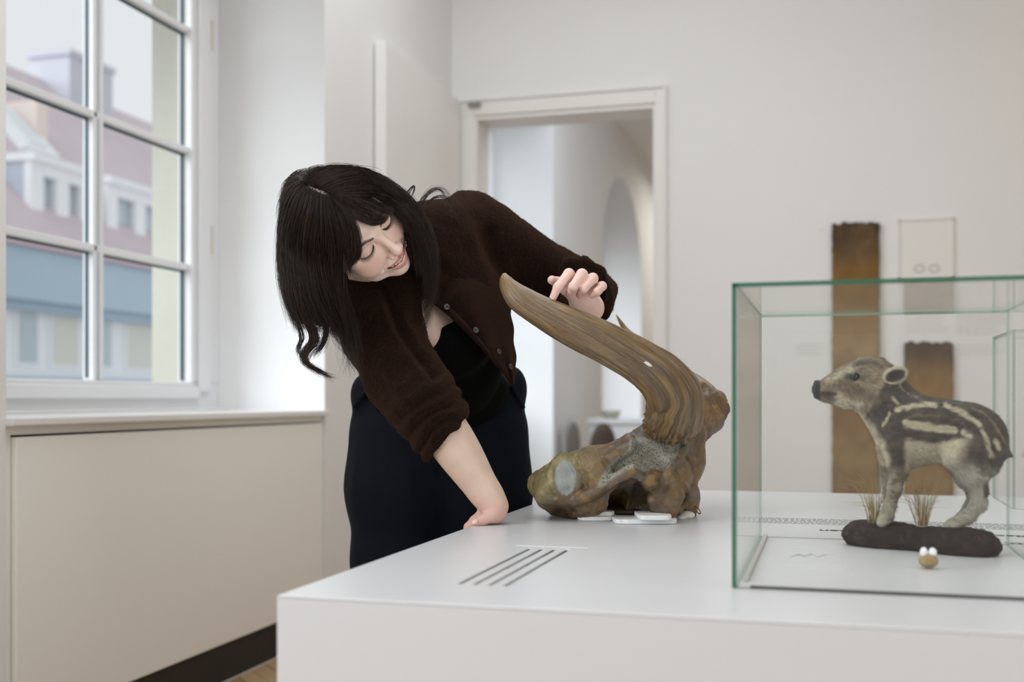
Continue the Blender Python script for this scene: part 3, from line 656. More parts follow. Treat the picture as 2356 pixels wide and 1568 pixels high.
# zygomatic arch, ridges, orbit rim
ar = [on(1255, 1122, .002), on(1280, 1146, .000), on(1315, 1150, -.005), on(1360, 1136, -.010), on(1400, 1111, -.015), on(1432, 1092, -.015), on(1456, 1081, -.013), on(1470, 1094, -.008)]
f.chain([tuple(p) for p in crv(ar, 22)], [.0095]*22, .006)
f.chain([tuple(p) for p in crv([on(1255, 1138, .008), on(1290, 1168, .006), on(1340, 1168, .002), on(1390, 1150, 0)], 10)], [.016]*10, .014)
a = np.linspace(0, 2*math.pi, 25)
f.chain([on(1300+31*math.cos(t)+9*math.sin(-t)*-1*.3, 1096+46*math.sin(t), .001) for t in a], [.0055]*25, .007)
f.chain([tuple(p) for p in crv([on(1338, 1062, .002), on(1372, 1075, -.003), on(1378, 1105, 0)], 8)], [.016]*8, .016)
f.chain([tuple(p) for p in crv([on(1445, 1008, .004), on(1446, 1030, .002), on(1412, 1050, .0), on(1390, 1080, .0)], 12)], [.008, .008]*6, .010)
f.chain([tuple(p) for p in crv([on(1580, 985, -.002), on(1574, 1035, -.006), on(1540, 1078, -.007), on(1528, 1115, -.010), on(1512, 1140, -.004)], 16)], [.0070]*16, .005)
# hollow below the arch and the joint bump
f.chain([on(1390, 1172, .006), on(1425, 1152, .004), on(1458, 1122, .006), on(1472, 1140, .006), on(1468, 1168, .006)], [.014, .025, .023, .026, .022], .004, sub=True)
f.ell(on(1497, 1100, .002), (.023, .017, .022), .006)
f.chain([on(1500, 1115, -.004), on(1518, 1140, -.004)], [.014, .008], .008)
f.ell(on(1484, 1135, .008), (.014, .018, .02), .006, sub=True)
f.chain([on(1542, 1105, -.002), on(1550, 1140, -.008), on(1546, 1172, -.006)], [.016, .019, .010], .008)
f.chain([on(1575, 1110, -.006), on(1586, 1146, -.010), on(1560, 1172, -.010)], [.006, .010, .008], .006)
f.chain([on(1510, 1150, -.002), on(1540, 1172, -.004)], [.018, .014], .012)
f.ell(S(1583, 1142, -.004), (.0225, .0315, .030), .003)
f.ell(S(1566, 1096, -.042), (.007, .022, .012), .006, sub=True)
f.chain([S(1588, 1168, .004), S(1597, 1186, .004)], [.016, .004], .006)
V, Q = f.mesh(.0019); N = vnormals(V, Q)
pp = px_of(V); near = V[:, 2] < DS+.03
orb = near & inpoly(pp, [(1300+26*math.cos(t), 1097+41*math.sin(t)) for t in a[:-1]])
fos = near & inpoly(pp, [(1372, 1122), (1384, 1092), (1405, 1062), (1446, 1036), (1450, 1012), (1475, 1004), (1520, 1018), (1566, 1018), (1560, 1045), (1536, 1076), (1524, 1084), (1500, 1078), (1480, 1086), (1462, 1074), (1440, 1082), (1410, 1100), (1384, 1122)])
soft = lambda m, it: smooth_v(m.astype(float)[:, None], Q, it)[:, 0]
orbs, foss = soft(orb, 2), soft(fos, 2)
h = fbm(V*38, 3, 2)*.0016+(1-np.abs(fbm(V*75, 3, 8)))*.0016-.001+fbm(V*220, 2, 5)*.00045
h = h*(1-np.maximum(orbs, foss*.7)); h -= orbs*.0025
knob = sstep(55, 20, np.hypot(pp[:, 0]-1345, (pp[:, 1]-1060)*1.2))*near; h += knob*np.clip(noise(V*260, 9), 0, 1)*.0025
V = V+N*h[:, None]
n1 = fbm(V*26, 4, 11); n2 = fbm(V*60, 4, 21); n3 = fbm(V*150, 3, 31)
col = lerp3((.105, .066, .034), (.20, .125, .058), sstep(-.5, .6, n1)); col = lerp3(0, 1, np.zeros(len(V)))*0+col
t_ = sstep(.0, .9, n2+.35*n3)*.75; col = col*(1-t_[:, None])+np.array([.30, .165, .045])*t_[:, None]
t_ = sstep(.1, .7, fbm(V*34, 4, 41))*.65; col = col*(1-t_[:, None])+np.array([.155, .145, .125])*t_[:, None]
ol = sstep(1420, 1250, pp[:, 0])*sstep(1130, 1060, pp[:, 1]+(1400-pp[:, 0])*-.25)+sstep(1275, 1240, pp[:, 0]); ol = np.clip(ol, 0, 1)*.85
col = col*(1-ol[:, None])+lerp3((.24, .205, .085), (.40, .345, .155), sstep(-.5, .6, n2))*ol[:, None]
g = np.clip(orbs+foss, 0, 1); gc_ = lerp3((.255, .25, .205), (.36, .345, .28), sstep(-.6, .6, n2+.4*n3)); gc_[orb] = lerp3((.27, .29, .28), (.35, .365, .35), sstep(-.6, .6, n2))[orb]
col = col*(1-g[:, None])+gc_*g[:, None]
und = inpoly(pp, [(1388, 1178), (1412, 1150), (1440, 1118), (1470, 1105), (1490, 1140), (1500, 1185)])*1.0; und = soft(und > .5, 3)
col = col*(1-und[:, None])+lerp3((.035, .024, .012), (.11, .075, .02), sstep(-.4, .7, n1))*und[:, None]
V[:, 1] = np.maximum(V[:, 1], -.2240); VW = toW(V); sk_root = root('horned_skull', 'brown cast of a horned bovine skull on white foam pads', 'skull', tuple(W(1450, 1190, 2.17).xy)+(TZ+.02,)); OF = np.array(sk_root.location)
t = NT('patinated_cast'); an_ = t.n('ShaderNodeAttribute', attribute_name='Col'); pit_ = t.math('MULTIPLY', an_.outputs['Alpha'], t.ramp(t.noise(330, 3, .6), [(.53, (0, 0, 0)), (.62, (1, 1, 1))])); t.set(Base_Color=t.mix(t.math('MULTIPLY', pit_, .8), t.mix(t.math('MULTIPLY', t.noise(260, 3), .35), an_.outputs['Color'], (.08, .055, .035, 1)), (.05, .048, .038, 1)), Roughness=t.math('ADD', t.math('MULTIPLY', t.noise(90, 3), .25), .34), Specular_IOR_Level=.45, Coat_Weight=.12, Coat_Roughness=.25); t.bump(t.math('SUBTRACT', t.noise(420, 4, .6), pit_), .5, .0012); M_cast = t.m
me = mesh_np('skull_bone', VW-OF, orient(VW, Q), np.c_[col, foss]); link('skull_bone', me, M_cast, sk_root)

def horn(name, pts, hw, dep, seed, flare=True, n=260, m=168):
    PR = crv([np.r_[C(*p, d), r_] for p, d, r_ in zip(pts, dep, hw)], n); P, R = PR[:, :3], PR[:, 3]
    R = np.maximum(R, .0008); T = np.gradient(P, axis=0); L = np.r_[0, np.cumsum(np.linalg.norm(np.diff(P, axis=0), axis=1))]; T /= np.linalg.norm(T, axis=1)[:, None]
    N_ = np.cross(T, [0, 0, 1.0]); N_ /= np.linalg.norm(N_, axis=1)[:, None]; B_ = np.cross(T, N_)
    a = np.arange(m)/m*2*np.pi; ca, sa = np.cos(a), np.sin(a)
    u = np.repeat(L, m); v = np.tile(a, n); rr = np.repeat(R, m); un = u/L[-1]
    tw = v+un*1.3
    base_ = sstep(.55, 1.0, un)
    g = 1-np.abs(noise(np.c_[np.cos(tw)*3.4, np.sin(tw)*3.4, u*3.0], seed)); g2 = 1-np.abs(noise(np.c_[np.cos(tw)*8, np.sin(tw)*8, u*5.0], seed+3)); g3 = noise(np.c_[np.cos(tw)*16, np.sin(tw)*16, u*26], seed+5)
    h = (g-.72)*.12*(.25+.75*sstep(.1, .6, un))*(1-.4*sstep(.65, .9, un))+(g2-.72)*.05*(.4+.6*sstep(.2, .7, un))+g3*.008+fbm(np.c_[np.cos(v)*2, np.sin(v)*2, u*16], 3, seed+9)*.02
    kn = sstep(.90, .985, un)*noise(np.c_[np.cos(v)*15, np.sin(v)*15, u*150], seed+6)*.09; fan = sstep(.80, .9, un)*(np.cos(v*34+noise(np.c_[np.cos(v)*2, np.sin(v)*2, u*10], 4)*2.2))*.022
    rr = rr*(1+h+kn+fan)
    V = np.repeat(P, m, 0)+rr[:, None]*(np.cos(v)[:, None]*np.repeat(N_, m, 0)+np.sin(v)[:, None]*np.repeat(B_, m, 0)*.86)
    i = np.arange(n-1)[:, None]*m; j = np.arange(m)[None]; j2 = (j+1) % m; Q = np.stack([i+j, i+j2, i+m+j2, i+m+j], -1).reshape(-1, 4)
    V = np.vstack([V, P[0], P[-1]]); c0 = len(V)-2; j = np.arange(m); j2 = (j+1) % m
    tex = np.vstack([np.c_[np.cos(tw)*.5+.5, np.sin(tw)*.5+.5, u], [[.5, .5, 0], [.5, .5, L[-1]]]])
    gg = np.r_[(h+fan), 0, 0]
    s1 = fbm(np.c_[tex[:, 0]*8, tex[:, 1]*8, tex[:, 2]*9], 4, seed+20); s2 = fbm(np.c_[tex[:, 0]*16, tex[:, 1]*16, tex[:, 2]*16], 4, seed+30); s3 = fbm(np.c_[tex[:, 0]*6, tex[:, 1]*6, tex[:, 2]*14], 4, seed+40)
    col = lerp3((.115, .066, .030), (.25, .150, .070), sstep(-.5, .6, s1)); t_ = sstep(.05, .75, s2+.1)*.75; col = col*(1-t_[:, None])+np.array([.30, .225, .125])*t_[:, None]
    t_ = sstep(.15, .8, s3)*.6; col = col*(1-t_[:, None])+np.array([.42, .225, .035])*t_[:, None]
    t_ = sstep(.25, .8, fbm(np.c_[tex[:, 0]*20, tex[:, 1]*20, tex[:, 2]*12], 4, seed+50))*.6; col = col*(1-t_[:, None])+np.array([.20, .20, .165])*t_[:, None]
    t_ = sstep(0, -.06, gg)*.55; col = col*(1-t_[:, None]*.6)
    unn = np.r_[un, 0, 1]; t_ = sstep(.14, .0, unn)*.85; col = col*(1-t_[:, None])+np.array([.30, .165, .03])*t_[:, None]
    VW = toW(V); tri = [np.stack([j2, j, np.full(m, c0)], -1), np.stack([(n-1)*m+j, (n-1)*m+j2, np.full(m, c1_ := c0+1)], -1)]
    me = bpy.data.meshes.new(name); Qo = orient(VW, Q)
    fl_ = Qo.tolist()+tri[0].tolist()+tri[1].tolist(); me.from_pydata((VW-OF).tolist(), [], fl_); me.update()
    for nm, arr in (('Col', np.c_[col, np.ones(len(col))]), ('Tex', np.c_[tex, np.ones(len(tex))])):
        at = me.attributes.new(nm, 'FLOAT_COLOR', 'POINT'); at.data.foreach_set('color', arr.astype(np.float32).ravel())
    return me, P
t = NT('horn_patina'); mp = t.n('ShaderNodeMapping'); t.put(mp.inputs[0], t.attr('Tex')); mp.inputs['Scale'].default_value = (24, 24, 16)
st = t.noise(1.0, 6, .65, mp.outputs[0], .4); mp2 = t.n('ShaderNodeMapping'); t.put(mp2.inputs[0], t.attr('Tex')); mp2.inputs['Scale'].default_value = (30, 30, 60); sp2 = t.noise(4.0, 2, .5, mp2.outputs[0])
cc = t.mix(t.ramp(st, [(.35, (0, 0, 0)), (.65, (1, 1, 1))]), t.mix(.45, t.attr(), (.06, .035, .018, 1)), t.mix(.22, t.attr(), (.50, .40, .24, 1)))
cc = t.mix(.26, cc, (.085, .045, .016, 1)); cc = t.mix(t.ramp(sp2, [(.735, (0, 0, 0)), (.75, (1, 1, 1))]), cc, (.75, .73, .68, 1))  # pale specks put the sparkle of the varnish into the colour
t.set(Base_Color=cc, Roughness=t.math('ADD', t.math('MULTIPLY', st, .3), .20), Specular_IOR_Level=.5, Coat_Weight=.22, Coat_Roughness=.16); t.bump(st, .45, .0015); M_horn = t.m
k = 1/1290.
hp = [(1160, 630), (1163, 643), (1172, 661), (1193, 684), (1224, 704), (1260, 724), (1307, 748), (1367, 776), (1425, 804), (1475, 832), (1522, 868), (1548, 905), (1552, 936), (1549, 960), (1543, 982)]
hw = [.004, .0112, .0168, .0232, .0260, .0290, .0330, .0358, .0375, .0395, .0450, .0505, .0525, .0535, .0500]
hd = [2.03, 2.025, 2.02, 2.015, 2.010, 2.005, 2.0, 2.0, 2.005, 2.015, 2.035, 2.06, 2.078, 2.096, 2.118]
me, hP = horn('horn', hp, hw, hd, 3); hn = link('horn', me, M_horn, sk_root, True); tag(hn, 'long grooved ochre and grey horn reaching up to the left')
me, _ = horn('horn', [(1418, 724), (1428, 741), (1444, 764), (1482, 800), (1540, 852), (1596, 900), (1628, 938)], [.001, .0045, .008, .015, .024, .036, .040], [2.62, 2.62, 2.61, 2.58, 2.52, 2.40, 2.31], 17, n=140, m=96)
hn2 = link('horn', me, M_horn, sk_root, True); tag(hn2, 'far horn of which only the dark tip shows')
# white chip, plaster patch, wire hook
M_chip = plain('bare_plaster', (.82, .81, .78), .6, ns=60, na=.05)
def on_mesh_pt(o, px, py):
    dirv = Vector(toW(C(px, py, 1.0)))-Vector((0, 0, CAMZ)); org = Vector((0, 0, CAMZ))-Vector(sk_root.location); ok, loc, nor, _ = o.ray_cast(org, dirv.normalized()); return (loc+Vector(sk_root.location), nor) if ok else (W(px, py, 2.05), Vector(-FV))
bpy.context.view_layer.update()
V_ = []; Q_ = []
pl = [(1481, 832), (1486, 831), (1492, 834), (1498, 839), (1500, 843), (1494, 842), (1487, 838)]
lo_ = []; hi_ = []
for p in pl: a_, nn = on_mesh_pt(hn, *p); lo_.append(tuple(a_-nn*.001)); hi_.append(tuple(a_+nn*.0016))
MB().prism(lo_, hi_).build('plaster_chip', M_chip, sk_root)
V, Q = SDF().ell(S(1440, 1171, .0), (.052, .0075, .055), .01).mesh(.0025); V = toW(V); link('palate_plate', mesh_np('palate_plate', V-OF, orient(V, Q)), plain('dark_cast_inside', (.05, .034, .018), .6, ns=60, na=.5), sk_root)
ch = SDF().ell(S(1578, 1184, -.02), (.017, .0085, .02), .004).ell(S(1566, 1190, -.03), (.010, .004, .012), .004)
V, Q = ch.mesh(.0012); V = toW(V); link('plaster_foot', mesh_np('plaster_foot', V-OF, orient(V, Q)), M_chip, sk_root)
hk = crv([C(1597, 1166, 2.10), C(1604, 1166, 2.095), C(1611, 1176, 2.09), C(1611, 1181, 2.09), C(1606, 1179, 2.095), C(1600, 1171, 2.10)], 24)
V, Q = tube_np(toW(hk), .0011, 8); pydata('wire_hook', V, Q, plain('brass_wire', (.25, .18, .08), .3, .8), sk_root)
# foam pads
M_foam = plain('white_foam', (.84, .845, .85), .9, ns=300, na=.06, bump=.8, bs=900)
def pad(label, px0, px1, py, thick, dep, z=TZ, seed=1):
    A = onZ(px0, py, z); B = onZ(px1, py, z); ux = (B-A); L_ = ux.length; ux.normalize(); uy = Vector((-ux.y, ux.x, 0)); rg = np.random.RandomState(seed); o = []
    for i, t_ in enumerate(np.linspace(0, 2*math.pi, 28, endpoint=False)):
        c_, s_ = math.cos(t_), math.sin(t_); e = .35; x = .5+.5*abs(c_)**e*(1 if c_ > 0 else -1); y = .5+.5*abs(s_)**e*(1 if s_ > 0 else -1)
        o.append(A+ux*(x*L_)+uy*(y*dep+rg.uniform(-.002, .002)))
    r_ = MB().prism([(p.x, p.y, z+.0004) for p in o], [(p.x, p.y, z+thick) for p in o]).build('foam_pad', M_foam, None, .0015); tag(r_, label, 'foam pad', 'foam pads under the skull'); return r_
pad('white foam pad at the left, lowest under the skull arch', 1329, 1414, 1198, .0085, .13, seed=2)
pad('thin white foam pad lying on the left pad under the skull', 1336, 1416, 1187, .0085, .11, TZ+.0087, 3)
pad('long lower white foam pad under the middle of the skull', 1415, 1562, 1206, .0085, .11, seed=4)
pad('short white foam pad stacked on the long pad under the skull', 1471, 1549, 1197, .0085, .11, TZ+.0087, 5)
# ================================================================== STUFFED PIGLET
f = SDF(); G = lambda px, py, d: C(px, py, d)
f.chain([G(1884, 896, 1.752), G(1916, 889, 1.748), G(1952, 878, 1.742), G(1985, 872, 1.738)], [.0105, .016, .0235, .032], .012)
f.chain([G(1896, 910, 1.750), G(1945, 912, 1.744), G(1990, 905, 1.738)], [.0085, .0165, .027], .012)
f.ell(G(1998, 868, 1.738), (.036, .0265, .033), .015)
f.ell(G(2018, 880, 1.737), (.028, .030, .034), .012)
f.chain([G(2015, 890, 1.735), G(2050, 940, 1.722), G(2085, 985, 1.705)], [.034, .039, .044], .02)
f.ell(G(2078, 1002, 1.705), (.036, .050, .040), .02)
f.ell(G(2140, 990, 1.685), (.070, .0485, .042), .02)
f.ell(G(2228, 1005, 1.660), (.048, .050, .042), .02)
f.ell(G(2268, 1020, 1.652), (.028, .040, .032), .018)
f.chain([G(2292, 1032, 1.65), G(2326, 1048, 1.645)], [.014, .003], .01)
f.chain([G(2240, 1068, 1.648), G(2270, 1078, 1.65)], [.024, .012], .02)
# legs
f.chain([G(2066, 1030, 1.675), G(2066, 1078, 1.675), G(2058, 1125, 1.680), G(2047, 1165, 1.69), G(2040, 1186, 1.70)], [.025, .0150, .0098, .0086, .0096], .006)
f.chain([G(2040, 1186, 1.70), G(2028, 1200, 1.695)], [.0108, .0075], .004)
f.chain([G(2046, 1030, 1.735), G(2042, 1090, 1.742), G(2046, 1150, 1.748), G(2040, 1192, 1.755)], [.020, .0095, .0078, .0078], .006)
f.chain([G(2222, 1048, 1.628), G(2240, 1085, 1.626), G(2254, 1128, 1.63), G(2252, 1160, 1.633), G(2226, 1188, 1.645), G(2192, 1208, 1.655), G(2174, 1215, 1.66)], [.033, .022, .0108, .0104, .0100, .0086, .0058], .007)
f.chain([G(2205, 1050, 1.69), G(2222, 1100, 1.695), G(2243, 1136, 1.70), G(2232, 1170, 1.70), G(2205, 1196, 1.70)], [.026, .014, .009, .009, .0075], .008)
# ears
ax1 = np.array([.93, .33, .12]); ax1 /= np.linalg.norm(ax1); ax3 = np.cross(ax1, [-.3, .9, .1]); ax3 /= np.linalg.norm(ax3); ax2 = np.cross(ax3, ax1)
ME = np.stack([ax1, ax2, ax3], 1)
f.ell(G(2060, 863, 1.700), (.0205, .0130, .0065), .004, ME)
f.chain([G(2038, 872, 1.710), G(2022, 875, 1.722)], [.010, .014], .008)
f.ell(G(2059, 864, 1.6935), (.0155, .0085, .0045), .003, ME, sub=True)
f.ell(G(2024, 846, 1.765), (.014, .018, .006), .006)
# eye hollow, mouth line, snout disc, nostrils
ey = surf(f, 1966, 866, 1.62, 1.78)
f.ell(G(1966, 866, ey), (.0085, .0060, .004), .004, sub=True)
f.chain([G(1893, 903, 1.738), G(1912, 906, 1.733), G(1922, 903, 1.728)], [.0015, .0022, .003], .002, sub=True)
f.fnc(lambda P: np.maximum(np.maximum(np.abs((P-G(1878, 895, 1.752))@np.array([.98, -.02, -.2])/1.0)-.0028, np.sqrt(((P[:, 1]-G(1878, 895, 1.752)[1])/1.15)**2+(P[:, 2]-1.752)**2)-.0115), -1), G(1878, 895, 1.752), .02, .004)
V, Q = f.mesh(.0014); N = vnormals(V, Q); pp = px_of(V)
hn_ = fbm(np.c_[V[:, 0]*120, V[:, 1]*260, V[:, 2]*200], 3, 4); V = V+N*(hn_*.0007)[:, None]
x, y = pp[:, 0]+noise(V*160, 3)*2.6, pp[:, 1]+noise(V*160, 6)*2.6+noise(V*np.array([60, 400, 60]), 9)*1.8; P2 = np.c_[x, y]
nz = fbm(V*np.array([70, 160, 120]), 3, 7)
col = lerp3((.040, .027, .019), (.080, .056, .038), sstep(-.5, .5, nz))
cream = np.array([.62, .54, .38]); tan = np.array([.24, .18, .115]); ochre = np.array([.34, .235, .11])
def paint(m, c): 
    global col; m = np.clip(m, 0, 1)[:, None]; col = col*(1-m)+np.asarray(c)*m
def stripe(pts, wd, c=cream, s=1.0, soft_=3.0): paint(sstep(wd+soft_*1.4, wd-soft_*.9, polydist(P2, pts))*s*(.86+.14*nz), c)
# belly, throat, legs, head ground colours
paint(sstep(0, 14, (y-(1005+6*np.sin(x*.03))))*sstep(2075, 2090, x)*sstep(2235, 2195, x+(y-1040)*.4), cream*.92)
paint(sstep(1060, 1100, y)*sstep(2160, 2215, x), lerp3((.24, .205, .15), (.44, .41, .33), sstep(-.4, .4, nz-.015*(x-2240))))
paint(sstep(2150, 2190, x)*sstep(2262, 2236, x-(y-1080)*.35)*sstep(1045, 1090, y), np.array([.42, .39, .32]))
paint(sstep(1060, 1105, y)*sstep(2110, 2090, x), lerp3((.16, .125, .075), (.36, .31, .22), sstep(-.3, .4, nz+.02*(2060-x))))
paint(sstep(1150, 1190, y), np.array([.46, .43, .33]))
paint(sstep(2262, 2266, x)*sstep(1105, 1120, y)*sstep(1150, 1138, y), (.05, .04, .035))
paint(sstep(1188, 1196, y)*sstep(1195, 1186, np.abs(y-1192)+1186)*sstep(2035, 2050, x)*sstep(2100, 2080, x), (.06, .05, .04))
hd_ = sstep(6, -6, (x-2035)+(y-880)*.55); paint(hd_, lerp3(tan*.95, tan*1.35, sstep(-.4, .5, nz)))
th_ = sstep(14, -4, polydist(P2, [(1930, 925), (1965, 950), (2000, 990), (2025, 1030), (2035, 1060)])-8); paint(th_*sstep(905, 925, y), cream*1.0)
stripe([(1905, 878), (1930, 862), (1955, 850)], 6, cream*.9, .9, 5); stripe([(1925, 905), (1945, 925), (1975, 930)], 8, cream*.95, .9, 7)
stripe([(1935, 878), (1965, 892), (2000, 912), (2020, 922)], 6, (.15, .11, .07), .9, 6); stripe([(1968, 838), (1990, 832), (2012, 834), (2030, 842)], 4, (.07, .05, .04), .9, 4)
stripe([(1985, 865), (2000, 880), (2015, 895)], 7, (.36, .30, .22), .7, 7); stripe([(1948, 864), (1985, 868)], 6, (.05, .045, .05), .85, 5)
stripe([(1893, 905), (1915, 908), (1922, 905)], 4.5, (.035, .028, .024), 1, 3); stripe([(1900, 915), (1918, 920)], 4, (.12, .09, .06), .8, 4); stripe([(1905, 890), (1930, 893)], 7, (.22, .165, .105), .8, 6)
paint(sstep(1889, 1885, pp[:, 0]), (.018, .018, .022))
stripe([(2038, 892), (2060, 893), (2070, 905)], 6, (.04, .03, .025), .95, 4)
for pts, wd in (([(2064, 941), (2098, 932.6), (2125, 929), (2153, 934)], 4.6), ([(2176, 931), (2212, 948), (2236, 962), (2253, 976)], 5), ([(2084, 972), (2112, 979), (2143, 982), (2195, 990)], 8),
                ([(2260, 989), (2270, 1013), (2281, 1048)], 4.2), ([(2291, 1013), (2298, 1031)], 4), ([(2215, 993), (2232, 1003)], 5), ([(2032, 979), (2046, 951)], 2.4), ([(2053, 914), (2064, 927)], 2.2)): stripe(pts, wd)
stripe([(2239, 938), (2274, 958), (2294, 986), (2312, 1020)], 1.4, ochre, .9, 2); stripe([(2070, 886), (2091, 907), (2112, 913)], 1.4, ochre, .9, 2); stripe([(2080, 960), (2120, 953), (2160, 958)], 2, tan, .6, 3); stripe([(2212, 972), (2236, 1000)], 2, tan, .4, 3)
earo = (np.linalg.norm((V-G(2060, 863, 1.700))@ME/np.array([.021, .0135, .012]), axis=1) < 1.05); earI = earo & (np.linalg.norm(((V-G(2059, 864, 1.697))@ME)[:, :2]/np.array([.0158, .0088]), axis=1) < 1.0) & (((V-G(2060, 863, 1.700))@ME)[:, 2]*np.sign(ax3[2])*-1 > -.001)
m_ = soft_e = smooth_v(earo.astype(float)[:, None], Q, 2)[:, 0]; paint(m_*.9, cream*.95); m_ = smooth_v(earI.astype(float)[:, None], Q, 2)[:, 0]; paint(m_, (.04, .028, .028))
pr = root('stuffed_piglet', 'stuffed striped wild boar piglet standing on a dark base inside the glass case', 'stuffed animal', tuple(W(2120, 1200, 1.68).xy)+(.812,)); OF = np.array(pr.location)
t = NT('piglet_coat'); mpn = t.n('ShaderNodeMapping'); t.put(mpn.inputs[0], t.obj()); mpn.inputs['Scale'].default_value = (60, 60, 220); fn = t.noise(6, 5, .65, mpn.outputs[0], .3)
t.set(Base_Color=t.mix(t.ramp(fn, [(.3, (0, 0, 0)), (.7, (1, 1, 1))]), t.mix(.45, t.attr(), (.03, .022, .015, 1)), t.attr()), Roughness=.75, Sheen_Weight=.15); t.bump(fn, .7, .0018); M_coat = t.m
VW = toW(V); pbody = link('body', mesh_np('body', VW-OF, orient(VW, Q), col), M_coat, pr)
V, Q = SDF().ell(G(1966, 866, ey+.001), (.0062, .0056, .0052), .001).mesh(.0008); VW = toW(V); link('eye', mesh_np('eye', VW-OF, orient(VW, Q)), plain('black_glass_eye', (.008, .008, .012), .04), pr)
# coat hairs: short fibres lying along the body
rg = np.random.RandomState(8); fV = []; fF = []; fC = []
Vb = np.empty(len(pbody.data.vertices)*3); pbody.data.vertices.foreach_get('co', Vb); Vb = Vb.reshape(-1, 3)
nb_ = np.empty(len(Vb)*3); pbody.data.vertices.foreach_get('normal', nb_); nb_ = nb_.reshape(-1, 3)
idx = rg.choice(len(Vb), 15000, replace=False)
bk = RV*.85+np.array([0, 0, -.5])
for i in [idx]:
    p = Vb[i]; n_ = nb_[i]; d_ = bk-(n_@bk)[:, None]*n_; d_ /= np.linalg.norm(d_, axis=1)[:, None]+1e-9; ln = rg.uniform(.004, .008, len(i))[:, None]; sd_ = np.cross(n_, d_)*.00022
    tip = p+(d_*.9+n_*rg.uniform(.12, .45, len(i))[:, None]+rg.randn(len(i), 3)*.12)*ln
    fV = np.stack([p-sd_, p+sd_, tip, p+n_*.0003], 1).reshape(-1, 3); k0 = np.arange(len(i))*4
    fF = np.vstack([np.stack([k0, k0+1, k0+2], -1), np.stack([k0+1, k0+3, k0+2], -1), np.stack([k0+3, k0, k0+2], -1)]); fC = np.repeat(col[i]*rg.uniform(.7, 1.5, (len(i), 1)), 4, 0)
fo = link('fur', mesh_np('fur', fV, fF, fC, smooth=False), M_coat, pr); tag(fo, kind='stuff')
# earth base
b0, b1 = C(1990, 1229, 1.742), C(2243, 1255, 1.632)
def fb(P):
    q_ = P*np.array([1, 1.45, 1]); a_ = b0*np.array([1, 1.45, 1]); b_ = b1*np.array([1, 1.45, 1]); ab = b_-a_; t_ = np.clip((q_-a_)@ab/(ab@ab), 0, 1); return (np.linalg.norm(q_-a_-t_[:, None]*ab, axis=1)-.034-.004*np.sin(t_*9))*.5
g_ = SDF().fnc(fb, (b0+b1)/2, .14, .01); V, Q = g_.mesh(.002, (b0+b1)/2-np.array([.13, .05, .11]), (b0+b1)/2+np.array([.13, .05, .11])); N = vnormals(V, Q)
V = V+N*(fbm(V*110, 4, 2)*.0016)[:, None]; V[:, 1] = np.clip(V[:, 1], -.2242, -.1872)
tb_ = NT('peat_base'); nn = tb_.noise(90, 6, .72); tb_.set(Base_Color=tb_.ramp(nn, [(.35, (.007, .0035, .0025)), (.55, (.022, .011, .008)), (.72, (.09, .05, .03))]), Roughness=.95); tb_.bump(nn, 1.0, .003)
VW = toW(V); bo = root('piglet_base', 'long dark brown earth base under the stuffed piglet', 'base', tuple(toW((b0+b1)/2)[:2])+(TZ,)); link('earth_body', mesh_np('earth_body', VW-np.array(bo.location), orient(VW, Q)), tb_.m, bo)
# dry grass tufts
M_straw = plain('dry_grass', (.33, .235, .10), .7)
def tuft(label, px, py, d, n, hgt, seed):
    rg = random.Random(seed); b = Vector(tuple(W(px, py, d))); b.z = .8115; r_ = root('grass_tuft', label, 'dry grass', b); V = []; Fq = []
    for i in range(n):
        an = rg.uniform(0, 2*math.pi); sp_ = rg.uniform(.05, .55); h_ = hgt*rg.uniform(.35, 1.0); o_ = Vector((math.cos(an), math.sin(an), 0)); s0 = b+o_*rg.uniform(0, .009)
        k_ = rg.uniform(-.015, .025); pts = [s0, s0+o_*sp_*h_*.3+Vector((0, 0, h_*.45)), s0+o_*sp_*h_*.75+Vector((0, 0, h_*.85)), s0+o_*(sp_*h_*1.25+abs(k_))+Vector((0, 0, h_*(.98 if k_ < .01 else .86)))]
        v_, q_ = tube_np(crv([tuple(p) for p in pts], 7), np.linspace(.00042, .00012, 7), 3, False); Fq += (q_+len(V)).tolist(); V += v_.tolist()
    o = pydata('blades', np.array(V), Fq, M_straw, r_); tag(o, kind='stuff')
tuft('dry grass tuft beside the front hoof of the piglet', 2010, 1195, 1.715, 70, .078, 1)
tuft('dry grass tuft on the base between front and hind legs', 2122, 1212, 1.675, 80, .085, 2)
# small fruit-like specimen in front
sp_r = root('small_specimen', 'tiny tan lump with two white tips in front of the piglet base', 'specimen', tuple(onZ(2136, 1306, TZ+.001)))
o_ = np.array(sp_r.location)
for nm, c_, r_, mt in (('tan_body', (0, .0, .0095), (.0125, .011, .0095), plain('tan_shell', (.30, .21, .10), .8, ns=200, na=.4)), ('white_tip', (-.0055, 0, .0205), (.0052, .005, .0068), M_foam), ('white_tip', (.0055, .001, .0205), (.0052, .005, .0068), M_foam)):
    V, Q = SDF().ell(c_, r_, .001).mesh(.0012); V = V+vnormals(V, Q)*(fbm(V*260, 3, 1)*.0006)[:, None]; link(nm, mesh_np(nm, V, orient(V, Q)), mt, sp_r)
# ================================================================== THE WOMAN
hr = np.array([-.4956, -.8455, -.1987]); hf = np.array([.7866, -.3399, -.5154]); hu = np.array([-.3683, .4118, -.8336]); h0 = np.array([-.2957, .3076, 1.9858])
HM = np.stack([hr, hf, hu])                                  # rows: head axes (her right, forward, up) in camera metric axes
def hd2c(p): return np.asarray(p)@HM+h0
def c2hd(p): return (np.asarray(p)-h0)@HM.T
pers = root('person', 'woman with long dark hair in a brown cardigan bending over the horned skull', 'person', tuple(W(1000, 1000, 2.52).xy)+(0,)); OF = np.array(pers.location)
